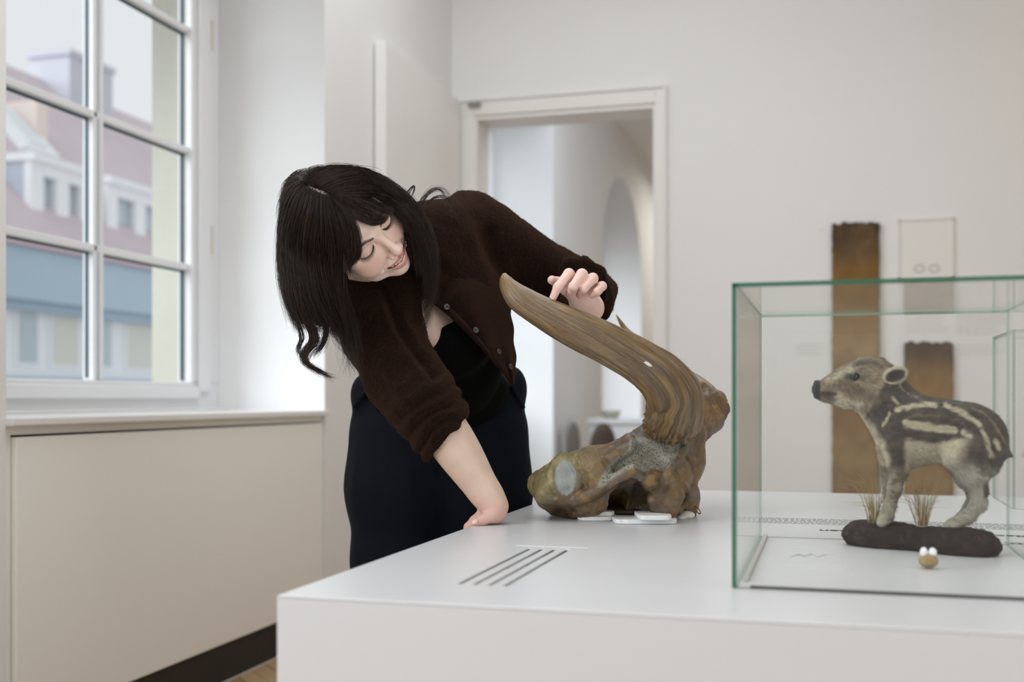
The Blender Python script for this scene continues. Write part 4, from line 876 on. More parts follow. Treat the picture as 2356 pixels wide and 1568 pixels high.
# ---------------- head (built in head axes, metres)
f = SDF()
f.ell((0, -.010, .030), (.072, .084, .074), .02)
f.ell((0, .020, -.020), (.0655, .064, .075), .03)
f.ell((0, .040, -.056), (.050, .046, .042), .025)
f.ell((0, .0690, -.101), (.018, .017, .014), .020)                      # chin
f.chain([(-.052, .014, -.060), (-.034, .048, -.083), (0, .068, -.098), (.034, .048, -.083), (.052, .014, -.060)], [.010, .012, .012, .012, .010], .02)
for s in (-1, 1):
    f.ell((s*.037, .0585, -.044), (.023, .020, .022), .020)               # smiling cheeks
    f.ell((s*.050, .045, -.012), (.016, .018, .012), .018)               # cheekbone
    f.cone((s*.012, .083, .016), (s*.046, .068, .016), .008, .007, .014) # brow ridge
    f.ell((s*.0315, .094, -.002), (.019, .014, .0125), .012, sub=True)   # orbit
    f.ell((s*.0315, .0685, -.0035), (.0150, .0145, .0128), .005)         # closed lid over the eyeball
    f.ell((s*.0130, .0835, -.0030), (.003, .004, .004), .004, sub=True)  # inner corner
f.cone((0, .080, .008), (0, .1050, -.033), .0062, .0074, .012)           # nose
f.ell((0, .1058, -.0360), (.0086, .0080, .0074), .008)
for s in (-1, 1):
    f.ell((s*.0116, .0965, -.0425), (.0060, .0084, .0060), .006)
    f.ell((s*.0062, .1020, -.0488), (.0032, .0050, .0032), .002, sub=True)
f.ell((0, .0750, -.071), (.026, .018, .018), .012)                       # muzzle
up_ = [(-.0250, .0795, -.0655), (-.0165, .0875, -.0660), (-.005, .0935, -.0640), (0, .0935, -.0648), (.005, .0935, -.0640), (.0165, .0875, -.0660), (.0250, .0795, -.0655)]
lo_ = [(-.0250, .0790, -.0650), (-.016, .0870, -.0785), (0, .0920, -.0840), (.016, .0870, -.0785), (.0250, .0790, -.0650)]
f.chain([tuple(p) for p in crv(up_, 15)], list(np.interp(np.linspace(0, 1, 15), [0, .25, .5, .75, 1], [.0009, .0023, .0029, .0023, .0009])), .003)
f.chain([tuple(p) for p in crv(lo_, 13)], list(np.interp(np.linspace(0, 1, 13), [0, .3, .5, .7, 1], [.0009, .0031, .0040, .0031, .0009])), .003)
f.chain([(-.0235, .0855, -.0680), (-.011, .0945, -.0722), (0, .0970, -.0740), (.011, .0945, -.0722), (.0235, .0855, -.0680)], [.0016, .0044, .0052, .0044, .0016], .0015, sub=True)
f.chain([(-.017, .0850, -.0705), (0, .0890, -.0738), (.017, .0850, -.0705)], [.0034, .0050, .0034], .0015, sub=True)
f.cone((0, .099, -.052), (0, .0945, -.061), .0022, .0020, .004, sub=True)
for s in (-1, 1):
    f.chain([(s*.019, .094, -.046), (s*.027, .087, -.056), (s*.033, .077, -.066)], [.0030, .0032, .0025], .006, sub=True)   # smile fold
    f.ell((s*.069, -.008, -.012), (.0085, .015, .026), .006)
    f.ell((s*.078, -.004, -.010), (.005, .008, .014), .004, sub=True)
f.cone((0, -.034, -.060), (0, -.050, -.125), .045, .043, .02)
fHead = f; Vh, Qh = f.mesh(.00135); Nh = vnormals(Vh, Qh)
skin = np.array([.90, .69, .60]); X_, Y_, Z_ = Vh.T; aX = np.abs(X_)
nz = fbm(Vh*60, 3, 3); hc = skin*(1+.04*nz[:, None])
def pnt(A, m, c, s=1.0): m = (np.clip(m, 0, 1)*s)[:, None]; return A*(1-m)+np.asarray(c)*m
hc = pnt(hc, sstep(.034, .006, np.linalg.norm(np.c_[aX-.040, (Z_+.036)*1.1], axis=1))*(Y_ > .03), (.70, .37, .31), .55)
hc = pnt(hc, sstep(.016, .004, np.linalg.norm(np.c_[X_, Y_-.110, Z_+.042], axis=1)), (.68, .36, .30), .5)
hc = pnt(hc, sstep(.020, .012, np.linalg.norm(np.c_[aX-.0315, (Z_+.001)*1.25], axis=1))*(Y_ > .05), (.55, .35, .27), .5)  # lid shading painted into the skin colour
ld = np.minimum(polydist(Vh[:, ::2], np.array(crv(up_, 15))[:, ::2])/.0029+sstep(.016, .026, aX)*.6, polydist(Vh[:, ::2], np.array(crv(lo_, 13))[:, ::2])/.0042+sstep(.016, .026, aX)*.6)
hc = pnt(hc, sstep(1.15, .85, ld)*(Y_ > .068), (.55, .185, .175), .88)
mouth = sstep(.9, .4, polydist(Vh[:, ::2], [(-.0240, -.0675), (-.011, -.0722), (0, -.0738), (.011, -.0722), (.0240, -.0675)])/.0050)*(Y_ > .06)*(Y_ < .0925); hc = pnt(hc, mouth, (.045, .012, .012), .97)
for s in (-1, 1):
    bw = polydist(Vh[:, ::2], [(s*.014, .0165), (s*.026, .0205), (s*.042, .0200), (s*.052, .0135)])
    hc = pnt(hc, sstep(.0042, .0016, bw+.0008*fbm(Vh*900, 2, 4))*(Y_ > .03), (.045, .028, .022), .92)
    ls_ = polydist(Vh[:, ::2], [(s*.0160, -.0045), (s*.0225, -.0095), (s*.0310, -.0120), (s*.0400, -.0105), (s*.0465, -.0060)])
    hc = pnt(hc, sstep(.0016, .0006, ls_)*(Y_ > .055), (.02, .012, .010), .95)
    ls_ = polydist(Vh[:, ::2], [(s*.0155, .003), (s*.0230, .0085), (s*.0320, .0100), (s*.0420, .0070), (s*.0480, .001)])
    hc = pnt(hc, sstep(.0016, .0003, ls_)*(Y_ > .055), (.36, .20, .15), .6)
    hc = pnt(hc, sstep(.0035, .0015, np.linalg.norm(np.c_[X_-s*.0062, Y_-.1025, Z_+.0475], axis=1)), (.10, .035, .03), .85)
islV, islQ, islC = [hd2c(Vh)], [Qh], [hc]
# ---------------- hands and forearms, chest, throat (camera metric axes)
def add_island(f, h, lo=None, hi=None, colf=None, prj=None):
    V, Q = f.mesh(h, lo, hi); N = vnormals(V, Q); c = np.array([.68, .505, .415])*(1+.05*fbm(V*50, 3, 9)[:, None]); c = colf(V, N, c) if colf else c
    islV.append(V); islQ.append(Q); islC.append(c); return V, Q
E_ = -0.055
K = lambda px, py, d: C(px, py, d+E_)
f = SDF()                                                    # left hand reaching to the horn
f.chain([K(1354, 690, 2.33), K(1355, 708, 2.22), K(1351, 713, 2.165)], [.027, .0265, .0250], .012)
f.chain([K(1352, 711, 2.165), K(1343, 693, 2.145), K(1335, 676, 2.135)], [.0250, .0240, .0220], .014)
f.chain([K(1320, 656, 2.135), K(1346, 653, 2.137), K(1368, 662, 2.137)], [.0135, .0135, .012], .012)
def finger(pts, rad, k=.0035): f.chain(pts, rad, k)
finger([K(1330, 655, 2.140), K(1309, 630, 2.090), K(1283, 661, 2.062), K(1272, 685, 2.060)], [.0105, .0098, .0080, .0064])
finger([K(1346, 652, 2.140), K(1339, 631, 2.080), K(1319, 659, 2.060), K(1309, 675, 2.075)], [.0105, .0100, .0082, .0068])
finger([K(1363, 657, 2.140), K(1364, 640, 2.085), K(1343, 664, 2.068), K(1333, 678, 2.082)], [.0100, .0094, .0078, .0064])
finger([K(1376, 668, 2.140), K(1385, 658, 2.095), K(1373, 671, 2.075), K(1363, 679, 2.080)], [.0090, .0083, .0068, .0058])
f.chain([K(1326, 682, 2.130), K(1303, 664, 2.118), K(1285, 650, 2.108), K(1270, 644, 2.100)], [.0150, .0115, .0095, .0082], .006)
nails_L = [(K(1272.5, 681, 2.0575), K(1276, 672, 2.058), .0052), (K(1308, 672, 2.068), K(1312, 665, 2.066), .0050), (K(1332, 674.5, 2.075), K(1337, 668, 2.073), .0046), (K(1362.5, 676.5, 2.072), K(1369, 671, 2.072), .0044)]
def hand_col(nails):
    def g(V, N, c):
        tip = np.zeros(len(V))
        for a, b, r in nails: tip = np.maximum(tip, sstep(.016, .004, np.linalg.norm(V-a, axis=1)))
        c = pnt(c, tip, (.66, .33, .28), .55)
        P = px_of(V); return c
    return g
add_island(f, .0010, colf=lambda V, N, c: np.array([1.18, 1.14, 1.22])*pnt(hand_col(nails_L)(V, N, c), sstep(.03, .0, np.linalg.norm(V-K(1330, 652, 2.12), axis=1))*.4+.12, (.66, .36, .30), .6))
fL = f
f = SDF()                                                    # right hand and forearm leaning on the table edge
f.chain([tuple(p) for p in crv([C(985, 935, 2.05), C(1032, 1004, 2.045), C(1068, 1058, 2.042), C(1100, 1108, 2.04), C(1128, 1150, 2.035)], 16)], list(np.interp(np.linspace(0, 1, 16), [0, .35, .55, .8, 1], [.038, .0365, .0325, .0255, .0235])), .015)
f.chain([C(1128, 1146, 2.035), C(1139, 1166, 2.03), C(1139, 1180, 2.025)], [.0235, .0215, .0185], .012)
f.chain([C(1136, 1158, 2.05), C(1122, 1184, 2.045), C(1100, 1204, 2.04)], [.016, .015, .012], .012)
f.chain([C(1128, 1188, 2.015), C(1110, 1196, 2.01), C(1095, 1201, 2.005)], [.0120, .0085, .0074], .006)      # thumb
for i, (dx, dd) in enumerate(((0, .0), (0, .018), (-1, .036), (-2, .052))):                                   # fingers folded over the edge
    f.chain([C(1112+dx, 1183, 2.045+dd), C(1094+dx, 1197, 2.045+dd), C(1080+dx, 1212, 2.045+dd), C(1076+dx, 1236, 2.045+dd), C(1080+dx, 1252, 2.045+dd)], [.0115, .0092, .0085, .0078, .0065], .004)
f.cone(C(1114, 1178, 2.020), C(1120, 1171, 2.022), .0012, .0010, .003, sub=True)
nails_R = [(C(1092, 1199.5, 1.9975), C(1098, 1197, 1.999), .0050)]
add_island(f, .0012, colf=lambda V, N, c: pnt(hand_col(nails_R)(V, N, c), sstep(1120, 1190, px_of(V)[:, 1]), (.66, .37, .31), .6))
fR = f
f = SDF()                                                    # neck, chest, trunk, legs under the clothes
neckb = C(935, 592, 2.19)
f.chain([hd2c((0, -.035, -.09)), hd2c((0, -.045, -.125)), neckb], [.047, .047, .052], .02)
f.chain([hd2c((.02, -.01, -.105)), C(945, 650, 2.19)], [.028, .032], .02)
f.ell(C(985, 720, 2.255), (.070, .075, .080), .03)
f.ell(C(1036, 760, 2.218), (.040, .045, .042), .02); f.ell(C(980, 765, 2.19), (.045, .052, .046), .02)
f.ell(C(1010, 790, 2.33), (.11, .12, .075), .03)
f.ell(C(1010, 930, 2.46), (.13, .13, .08), .03)
f.chain([C(870, 690, 2.20), C(935, 600, 2.22), C(1080, 515, 2.32)], [.040, .045, .040], .03)
for px_, dd in ((925, 2.47), (1095, 2.52)):
    f.chain([C(px_, 1010, dd), C(px_, 1440, dd+.01), C(px_, 1830, dd+.03)], [.070, .045, .032], .03)
    p_ = C(px_, 1860, dd+.0); p_[1] = -CAMZ+.035; f.chain([C(px_, 1830, dd+.03), p_, p_+np.array([.02, -.008, -.13])], [.032, .030, .022], .02)
add_island(f, .0042)
def merge(Vs, Qs):
    o = 0; q = []
    for V, Q in zip(Vs, Qs): q.append(Q+o); o += len(V)
    return np.vstack(Vs), np.vstack(q)
qs = [orient(toW(V), Q) for V, Q in zip(islV, islQ)]
V, Q = merge(islV, qs); VW = toW(V); colr = np.vstack(islC)
t = NT('skin'); sn = t.noise(700, 3, .6); t.set(Base_Color=t.attr(), Roughness=t.math('ADD', t.math('MULTIPLY', t.noise(40, 3), .12), .42), Specular_IOR_Level=.42)
t.b.inputs['Subsurface Weight'].default_value = .10; t.b.inputs['Subsurface Radius'].default_value = (1, .35, .2); t.b.inputs['Subsurface Scale'].default_value = .006; t.bump(sn, .10, .0006); M_skin = t.m
body = link('body', mesh_np('body', VW-OF, Q, colr), M_skin, pers)
def sub_np(name, V, Q, mat, par, col=None, world=False):
    VW = V if world else toW(V); return link(name, mesh_np(name, VW-OF, orient(VW, Q), col), mat, par)
# nails
M_nail = plain('nail', (.74, .52, .47), .18)
for f_, lst in ((fL, nails_L), (fR, nails_R)):
    for a, b, r in lst:
        ax = (b-a)/np.linalg.norm(b-a); pxx = px_of(a[None])[0]; d_ = surf(f_, pxx[0], pxx[1], a[2]-.03, a[2]+.03); c = C(pxx[0], pxx[1], d_); e = 5e-4
        g = np.array([f_((c+e*np.eye(3)[i])[None])[0]-f_((c-e*np.eye(3)[i])[None])[0] for i in range(3)]); g /= np.linalg.norm(g); ax = ax-g*(ax@g); ax /= np.linalg.norm(ax); sd_ = np.cross(ax, g)
        V, Q = SDF().ell(c-g*.0008, (r*1.25, r*.92, .0017), .001, np.stack([ax, sd_, g], 1)).mesh(.0006); sub_np('fingernail', V, Q, M_nail, body)
# teeth
tv = SDF(); 
for i in range(-3, 4): tv.ell((i*.0056, .0918-abs(i)**2*.0008, -.0700+abs(i)*.0004), (.0038, .0028, .0044), .0006)
V, Q = tv.mesh(.0007); sub_np('upper_teeth', hd2c(V), Q, plain('teeth', (.80, .77, .70), .25), body)
# lashes
lv = []; lq = []; rg = np.random.RandomState(5)
def surfY(x, z):                                              # skin surface in head axes, from the front
    y = np.linspace(.13, .03, 240); v = fHead(np.c_[np.full(240, x), y, np.full(240, z)]); k = np.argmax(v < 0); return y[k]
for s in (-1, 1):
    L0 = crv([(s*.0165, -.0050), (s*.0225, -.0100), (s*.0310, -.0125), (s*.0400, -.0110), (s*.0470, -.0062)], 48)
    for i, (x, z) in enumerate(L0):
        b = np.array([x, surfY(x, z)+.0003, z]); ln = .0075*(.65+.5*abs(math.sin(i*2.1)))*(.8+.5*i/48); dr = np.array([s*(.15+.5*i/48), .75, -.75]); dr = dr/np.linalg.norm(dr)
        v_, q_ = tube_np(crv([b, b+dr*ln*.5, b+dr*ln*.95+np.array([0, .0004, .0012])], 5), np.linspace(.00040, .00009, 5), 3, False); lq.append(q_+len(np.vstack(lv)) if lv else q_); lv.append(v_)
tag(sub_np('eyelashes', hd2c(np.vstack(lv)), np.vstack(lq), plain('lash_black', (.012, .009, .008), .5), body), kind='stuff')

# ---------------- black top
M_top = plain('black_jersey', (.0040, .0040, .0040), .8, ns=40, na=.2, bump=.15, bs=500, spec=.05)
f = SDF(); f.ell(C(1038, 768, 2.222), (.085, .085, .062), .03); f.ell(C(985, 800, 2.215), (.070, .075, .055), .03)
f.ell(C(1015, 830, 2.32), (.128, .13, .085), .04); f.ell(C(1012, 905, 2.42), (.150, .09, .088), .03)
nl = [C(985, 762, 2.1), C(1031, 738, 2.1)]; a_, b_ = nl; n2 = np.array([-(b_-a_)[1], (b_-a_)[0], 0]); n2 /= np.linalg.norm(n2)
f.fnc(lambda P: -((P-a_)@n2)+.0, C(1000, 500, 2.2), 9, .004, True)
V, Q = f.mesh(.0030, C(830, 1010, 2.15)-np.array([0, 0, .12]), C(1230, 640, 2.35)+np.array([.06, .05, .2])); sub_np('top', V, Q, M_top, pers)
# ---------------- trousers
M_tr = NT('navy_twill'); wv = M_tr.noise(900, 2); M_tr.set(Base_Color=M_tr.mix(M_tr.noise(7, 4), (.0030, .0042, .0080, 1), (.0045, .0068, .0135, 1)), Roughness=.8, Specular_IOR_Level=.14); M_tr.bump(wv, .25, .0006); M_tr = M_tr.m
f = SDF()
f.ell(C(1012, 890, 2.475), (.165, .045, .108), .03)
f.ell(C(1010, 955, 2.49), (.182, .085, .115), .04)
f.ell(C(1010, 1020, 2.495), (.184, .13, .118), .04)
for px_, dd, q_ in ((925, 2.485, -1), (1100, 2.515, 1)):
    f.chain([C(px_+q_*2, 1010, dd), C(px_+q_*4, 1120, dd-.005), C(px_-q_*1, 1300, dd), C(px_, 1560, dd+.01), C(px_, 1840, dd+.02)], [.100, .104, .098, .098, .100], .045)
f.ell(C(836, 905, 2.46), (.026, .042, .045), .020); f.ell(C(1182, 893, 2.50), (.030, .048, .05), .022)
f.chain([C(815, 936, 2.43), C(845, 895, 2.40), C(862, 872, 2.395)], [.004, .004, .004], .008); f.chain([C(1206, 937, 2.46), C(1180, 890, 2.425)], [.004, .004], .008)
f.fnc(lambda P: -P[:, 1]-CAMZ+.03, C(1000, 1500, 2.5), 9, .004, True)
f.fnc(lambda P: P[:, 1]-.045+.0*P[:, 0], C(1000, 1500, 2.5), 9, .004, True)
def keepdown(P): return -(P[:, 1]-.046)
f.ops = [o for o in f.ops if o[3] < 5]; f.fnc(lambda P: -(.046-P[:, 1]), C(1000, 1500, 2.5), 9, .004, True) if False else None
V, Q = f.mesh(.0048, C(760, 1890, 2.33)-np.array([0, 0, .0]), C(1270, 845, 2.68)); N = vnormals(V, Q); P = px_of(V)
wr = fbm(np.c_[V[:, 0]*9, V[:, 1]*4, V[:, 2]*9], 3, 5)*.006+(1-np.abs(noise(np.c_[V[:, 0]*16, V[:, 1]*5+V[:, 0]*6, V[:, 2]*16], 8)))*.004*sstep(960, 1100, P[:, 1])
wr -= np.exp(-((P[:, 0]-1012-3*noise(V*8, 1))/6)**2)*.004*(P[:, 1] > 900)*(P[:, 1] < 1100)
V = V+N*wr[:, None]; V[:, 1] = np.maximum(V[:, 1], -CAMZ+.02); sub_np('trousers', V, Q, M_tr, pers)
M_shoe = plain('black_shoe', (.01, .01, .01), .35)
for px_, dd in ((925, 2.47), (1095, 2.52)):
    p_ = C(px_, 1860, dd); p_[1] = -CAMZ; V, Q = SDF().ell(p_+np.array([0, .045, .0]), (.044, .042, .06), .03).ell(p_+np.array([.02, .032, -.10]), (.044, .032, .10), .03).mesh(.004); V[:, 1] = np.maximum(V[:, 1], -CAMZ+.001); sub_np('shoe', V, Q, M_shoe, pers)
# ---------------- cardigan
t = NT('brown_wool'); n1 = t.noise(900, 4, .7); n2 = t.noise(260, 5, .7); t.set(Base_Color=t.mix(t.ramp(n2, [(.35, (0, 0, 0)), (.7, (1, 1, 1))]), (.0075, .0037, .0026, 1), (.022, .0102, .0066, 1)), Roughness=.95, Specular_IOR_Level=.08, Sheen_Weight=.22, Sheen_Roughness=.4); t.b.inputs['Sheen Tint'].default_value = (.42, .22, .13, 1); t.bump(n1, .9, .0022); M_wool = t.m
f = SDF()
eR = C(978, 930, 2.055)
f.chain([C(935, 600, 2.215), C(1000, 560, 2.26), C(1085, 527, 2.33)], [.070, .076, .064], .05)                          # shoulders and back
f.chain([C(935, 620, 2.20), C(868, 690, 2.19)], [.07, .078], .05)
f.ell(C(985, 650, 2.27), (.120, .100, .100), .05); f.ell(C(1030, 700, 2.29), (.125, .120, .105), .05)
f.ell(C(1010, 790, 2.35), (.140, .100, .105), .05)
f.ell(C(1055, 730, 2.245), (.075, .085, .062), .04); f.ell(C(960, 770, 2.21), (.065, .075, .058), .04)
f.chain([C(1088, 518, 2.32), C(1150, 574, 2.335), C(1225, 623, 2.355), C(1300, 656, 2.37), C(1340, 669, 2.36)], [.061, .066, .064, .059, .056], .035)      # left sleeve
f.chain([C(1338, 668, 2.35), C(1350, 676, 2.30), C(1353, 680, 2.24)], [.056, .052, .047], .03)
f.chain([C(862, 692, 2.17), C(885, 770, 2.14), C(925, 860, 2.085), eR, C(1022, 998, 2.05), C(1030, 1010, 2.05)], [.072, .074, .066, .060, .0495, .0480], .035)   # right sleeve
f.chain([tuple(p) for p in crv([C(1306, 608, 2.215), C(1348, 606, 2.205), C(1384, 628, 2.20), C(1399, 676, 2.20), C(1388, 718, 2.20), C(1368, 742, 2.21)], 16)], [.0075]*16, .008)
f.ell(C(1020, 860, 2.38), (.115, .04, .10), .03)
f.chain([C(880, 655, 2.150), C(925, 660, 2.125), C(952, 690, 2.135)], [.045, .040, .036], .04)
# hollow cuff of the left sleeve, end cuts
c0_, c1_ = C(1352, 682, 2.30), C(1352, 684, 2.17); f.cone(C(1350, 676, 2.225), C(1348, 680, 2.15), .033, .0375, .004, sub=True)
cw = C(1030, 1010, 2.05); ed = C(1068, 968, 2.05)-C(1001, 1041, 2.05); ed /= np.linalg.norm(ed); nn_ = np.array([-ed[1], ed[0], 0.0]); nn_ = nn_ if nn_@(C(1128, 1146, 2.04)-cw) > 0 else -nn_
f.fnc(lambda P: np.maximum(-((P-C(1034, 1006, 2.05))@nn_), np.linalg.norm(P-C(1060, 1060, 2.05), axis=1)-.10), C(1060, 1060, 2.05), .11, .004, True)
# front opening
op = [(975, 688), (992, 698), (1036, 728), (1100, 792), (1160, 862), (1186, 905), (1150, 960), (1075, 960), (1014, 905), (1004, 850), (997, 805), (988, 764), (979, 722)]
def opening(P):
    p2 = px_of(P); ins = inpoly(p2, op); d2 = polydist(p2, op+[op[0]])/FPX*2.2; d2 = np.where(ins, -d2, d2); return np.maximum(np.maximum(d2, P[:, 2]-(2.245+(p2[:, 1]-760)*.0011+.035)), (2.118+.0*d2)-P[:, 2]-sstep(760, 700, p2[:, 1])*.05)
f.fnc(opening, C(1050, 800, 2.2), .34, .004, True)
V, Q = f.mesh(.0026); N = vnormals(V, Q); P = px_of(V)
# folds
def along(P3, a, b): ab = b-a; return np.clip((P3-a)@ab/(ab@ab), -.2, 1.2)
tR = along(V, C(925, 860, 2.085), C(1030, 1010, 2.05)); rR = np.linalg.norm(V-(C(925, 860, 2.085)+np.clip(tR, 0, 1)[:, None]*(C(1030, 1010, 2.05)-C(925, 860, 2.085))), axis=1)
mR = sstep(.11, .085, rR)*sstep(.15, .75, tR)
ph = tR*33+2.2*noise(V*24, 3)+3.0*noise(V*11, 6)+(V[:, 2]-2.05)*30; wr = mR*(np.sin(ph)*.0024*(1+.9*noise(V*30, 8))+np.abs(np.sin(ph*.5+1))*.0020-.0015)
wr += mR*sstep(.86, .95, tR)*np.sin(np.arctan2(V[:, 2]-2.05, (V-C(1030, 1010, 2.05))@ed)*70)*.0009
tL = along(V, C(1290, 640, 2.37), C(1345, 668, 2.36)); mL = sstep(1270, 1330, P[:, 0]); wr += mL*np.sin((P[:, 0]*.8+P[:, 1]*.25)*.16+2*noise(V*20, 4))*.0022
# long soft folds of the trunk and upper sleeve
wr += fbm(np.c_[V[:, 0]*9+V[:, 1]*7, V[:, 1]*9-V[:, 0]*5, V[:, 2]*6], 3, 12)*.0065*(1-mR)
for pts, wd, a in (([(880, 660), (915, 745), (960, 810), (1000, 862)], 11, -.012), ([(960, 560), (1020, 620), (1080, 700)], 14, -.005), ([(1120, 540), (1140, 620), (1160, 680)], 16, -.010), ([(1080, 540), (1130, 640), (1170, 700)], 12, .004), ([(830, 760), (900, 870), (935, 930)], 12, .003)):
    wr += a*sstep(wd*2, 0, polydist(P, pts))
wr += fbm(V*260, 2, 3)*.0006
V = V+N*wr[:, None]
card = sub_np('cardigan', V, Q, M_wool, pers)
# hanging left front panel (cloth with thickness)
edge = crv([(985, 688), (1036, 727), (1100, 791), (1148, 848), (1168, 872), (1179, 888)], 40); outr = crv([(1080, 600), (1150, 640), (1172, 700), (1182, 780), (1186, 850), (1180, 888)], 40)
e_d = np.interp(np.linspace(0, 1, 40), [0, .12, .3, .6, .8, 1], [2.20, 2.15, 2.128, 2.135, 2.17, 2.20]); o_d = np.interp(np.linspace(0, 1, 40), [0, .3, .6, 1], [2.22, 2.255, 2.25, 2.205]); gv = []
nu, nv = 40, 26
for i in range(nu):
    for j in range(nv):
        s_ = j/(nv-1); p2 = edge[i]*(1-s_)+outr[i]*s_; d_ = e_d[i]*(1-s_)+o_d[i]*s_-.035*math.sin(math.pi*s_)*(1-.6*i/nu)+.006*math.sin(s_*11+i*.13)*(i/nu); gv.append(C(p2[0]+2.0*math.sin(i*.9)*(s_ > .95), p2[1], d_))
gv = np.array(gv); qd = [(i*nv+j, i*nv+j+1, (i+1)*nv+j+1, (i+1)*nv+j) for i in range(nu-1) for j in range(nv-1)]
fo = pydata('front_panel', toW(gv)-OF, qd, M_wool, None); fo.parent = card; m_ = fo.modifiers.new('thick', 'SOLIDIFY'); m_.thickness = .0045; m_.offset = 0; m2 = fo.modifiers.new('sub', 'SUBSURF'); m2.levels = 1; m2.render_levels = 1
# button placket rib
bandV = [];
for i in range(nu):
    for s_ in (-.012, .10): p2 = edge[i]*(1-s_)+outr[i]*s_; bandV.append(C(p2[0], p2[1], e_d[i]*(1-s_)+o_d[i]*s_-.035*math.sin(math.pi*max(s_, 0))*(1-.6*i/nu)-.0035))
bd = pydata('button_band', toW(np.array(bandV))-OF, [(2*i, 2*i+1, 2*i+3, 2*i+2) for i in range(nu-1)], M_wool, None); bd.parent = card; m_ = bd.modifiers.new('thick', 'SOLIDIFY'); m_.thickness = .003; m_.offset = 0
M_but = plain('horn_button', (.085, .068, .062), .25, ns=300, na=.3)
def button(px, py, d, tilt):
    r_, th = .0058, .0011; n_ = np.array([math.sin(tilt), .25, -math.cos(tilt)]); n_ /= np.linalg.norm(n_); a_ = np.cross(n_, [0, 1, 0.]); a_ /= np.linalg.norm(a_); b_ = np.cross(n_, a_); c = C(px, py, d); V = []; Q = []
    prof = [(0, .2), (.55, .25), (.72, 1.0), (.95, 1.0), (1.0, .6), (1.0, -1), (0, -1)]; n = 28
    for rr_, z in prof:
        for k_ in range(n): t_ = k_/n*2*math.pi; V.append(c+(a_*math.cos(t_)+b_*math.sin(t_))*r_*rr_+n_*th*z)
    for i in range(len(prof)-1):
        for k_ in range(n): k2 = (k_+1) % n; Q.append((i*n+k_, i*n+k2, (i+1)*n+k2, (i+1)*n+k_))
    o = pydata('button', toW(np.array(V))-OF, Q, M_but, None); o.parent = card
    q_ = [c+n_*th*1.05+a_*sx*r_*.34+b_*sy*r_*.10 for sx, sy in ((-1, -1), (1, -1), (1, 1), (-1, 1))]; t2 = [p+n_*.0003 for p in q_]; th_ = pydata('thread', toW(np.array(q_+t2))-OF, [(4, 5, 6, 7), (0, 1, 5, 4), (1, 2, 6, 5), (2, 3, 7, 6), (3, 0, 4, 7)], M_top, None, False); th_.parent = o
dg = bpy.context.evaluated_depsgraph_get(); bpy.context.view_layer.update()
def hit(o, px, py):
    dirv = Vector(toW(C(px, py, 1.0)))-Vector((0, 0, CAMZ)); org = Vector((0, 0, CAMZ))-Vector(OF); ok, loc, nor, _ = o.ray_cast(org, dirv.normalized()); return (float(np.dot(np.array(loc)+OF, FV)) if ok else None)
for px_, py_, tl in ((1028, 705.5, .15), (1095, 759, .45), (1148, 808, 1.05), (1175, 843, 1.15)):
    ds_ = [x for x in (hit(fo, px_, py_), hit(bd, px_, py_), hit(card, px_, py_)) if x]; button(px_, py_, (min(ds_) if ds_ else 2.15)-.0045, tl)

# ---------------- hair
M_h = NT('dark_hair'); oi = M_h.attr('Col'); M_h.set(Base_Color=oi, Roughness=.38, Specular_IOR_Level=.38, Anisotropic=.5); M_hair = M_h.m
M_c = NT('hair_under'); M_c.set(Base_Color=M_c.attr(), Roughness=.95, Specular_IOR_Level=.05); M_cap = M_c.m
f = SDF()                                                     # close cap under the strands
f.ell((0, -.009, .026), (.0770, .083, .0740), .02)
f.ell((0, -.05, -.02), (.070, .062, .07), .03)
f.fnc(lambda P: np.maximum(np.maximum(P[:, 2]-(.082-np.abs(P[:, 0])*.55), -(P[:, 1]-.035-np.abs(P[:, 0])*.0)), -1), (0, .09, -.03), .2, .012, sub=True)
V, Q = f.mesh(.003); capV, capQ = hd2c(V), Q
g = SDF()
g.chain([C(706, 560, 2.02), C(712, 640, 2.02), C(728, 700, 2.01), C(740, 735, 2.01)], [.036, .031, .022, .010], .03)
g.chain([C(765, 600, 2.02), C(772, 670, 2.02), C(782, 725, 2.03)], [.024, .020, .008], .03)
g.chain([C(900, 455, 2.06), C(948, 525, 2.09), C(970, 600, 2.12), C(980, 650, 2.125)], [.018, .017, .014, .008], .02)
V, Q = g.mesh(.003)
def capcol(P_):                                                # the pale parting between the two sides
    c = np.tile((.012, .008, .007), (len(P_), 1)); m = sstep(6.5, 2.5, polydist(px_of(P_), [(690, 424), (712, 432), (738, 443), (764, 456)]))*(P_[:, 2] < 2.0); return c*(1-m[:, None])+np.array([.20, .145, .11])*m[:, None]
cv, cq = merge([capV, V], [orient(toW(capV), capQ), orient(toW(V), Q)]); hairo = link('hair', mesh_np('hair', toW(cv)-OF, cq, capcol(cv)), M_cap, pers)
EC, ER = np.array([0, -.011, .028]), np.array([.0815, .0890, .0800])
def scalp(px, py, k=1.0):                                     # front hit of a pixel column with the (inflated) scalp
    o = c2hd(np.zeros(3)); d = (C(px, py, 1.0)@HM.T); R_ = ER*k; A = (d/R_)@(d/R_); oc = (o-EC)/R_; B_ = oc@(d/R_); Cc = oc@oc-1; D_ = B_*B_-A*Cc
    t_ = (-B_-math.sqrt(D_))/A if D_ > 0 else -B_/A
    return C(px, py, 1.0)*t_
def skd(px, py, d):                                           # keep a hair point just in front of the face and scalp
    z = np.linspace(1.80, 2.12, 100); P = np.array([C(px, py, x) for x in z]); v = fHead(c2hd(P)); k = np.argmax(v < 0)
    return min(d, z[k]-.0105) if (v < 0).any() else d
def gd(*pts, n=14):                                           # a guide: (px,py) lies on the scalp, (px,py,d) hangs free
    return crv([scalp(p[0], p[1], 1.02) if len(p) == 2 else C(p[0], p[1], skd(*p)) for p in pts], n)
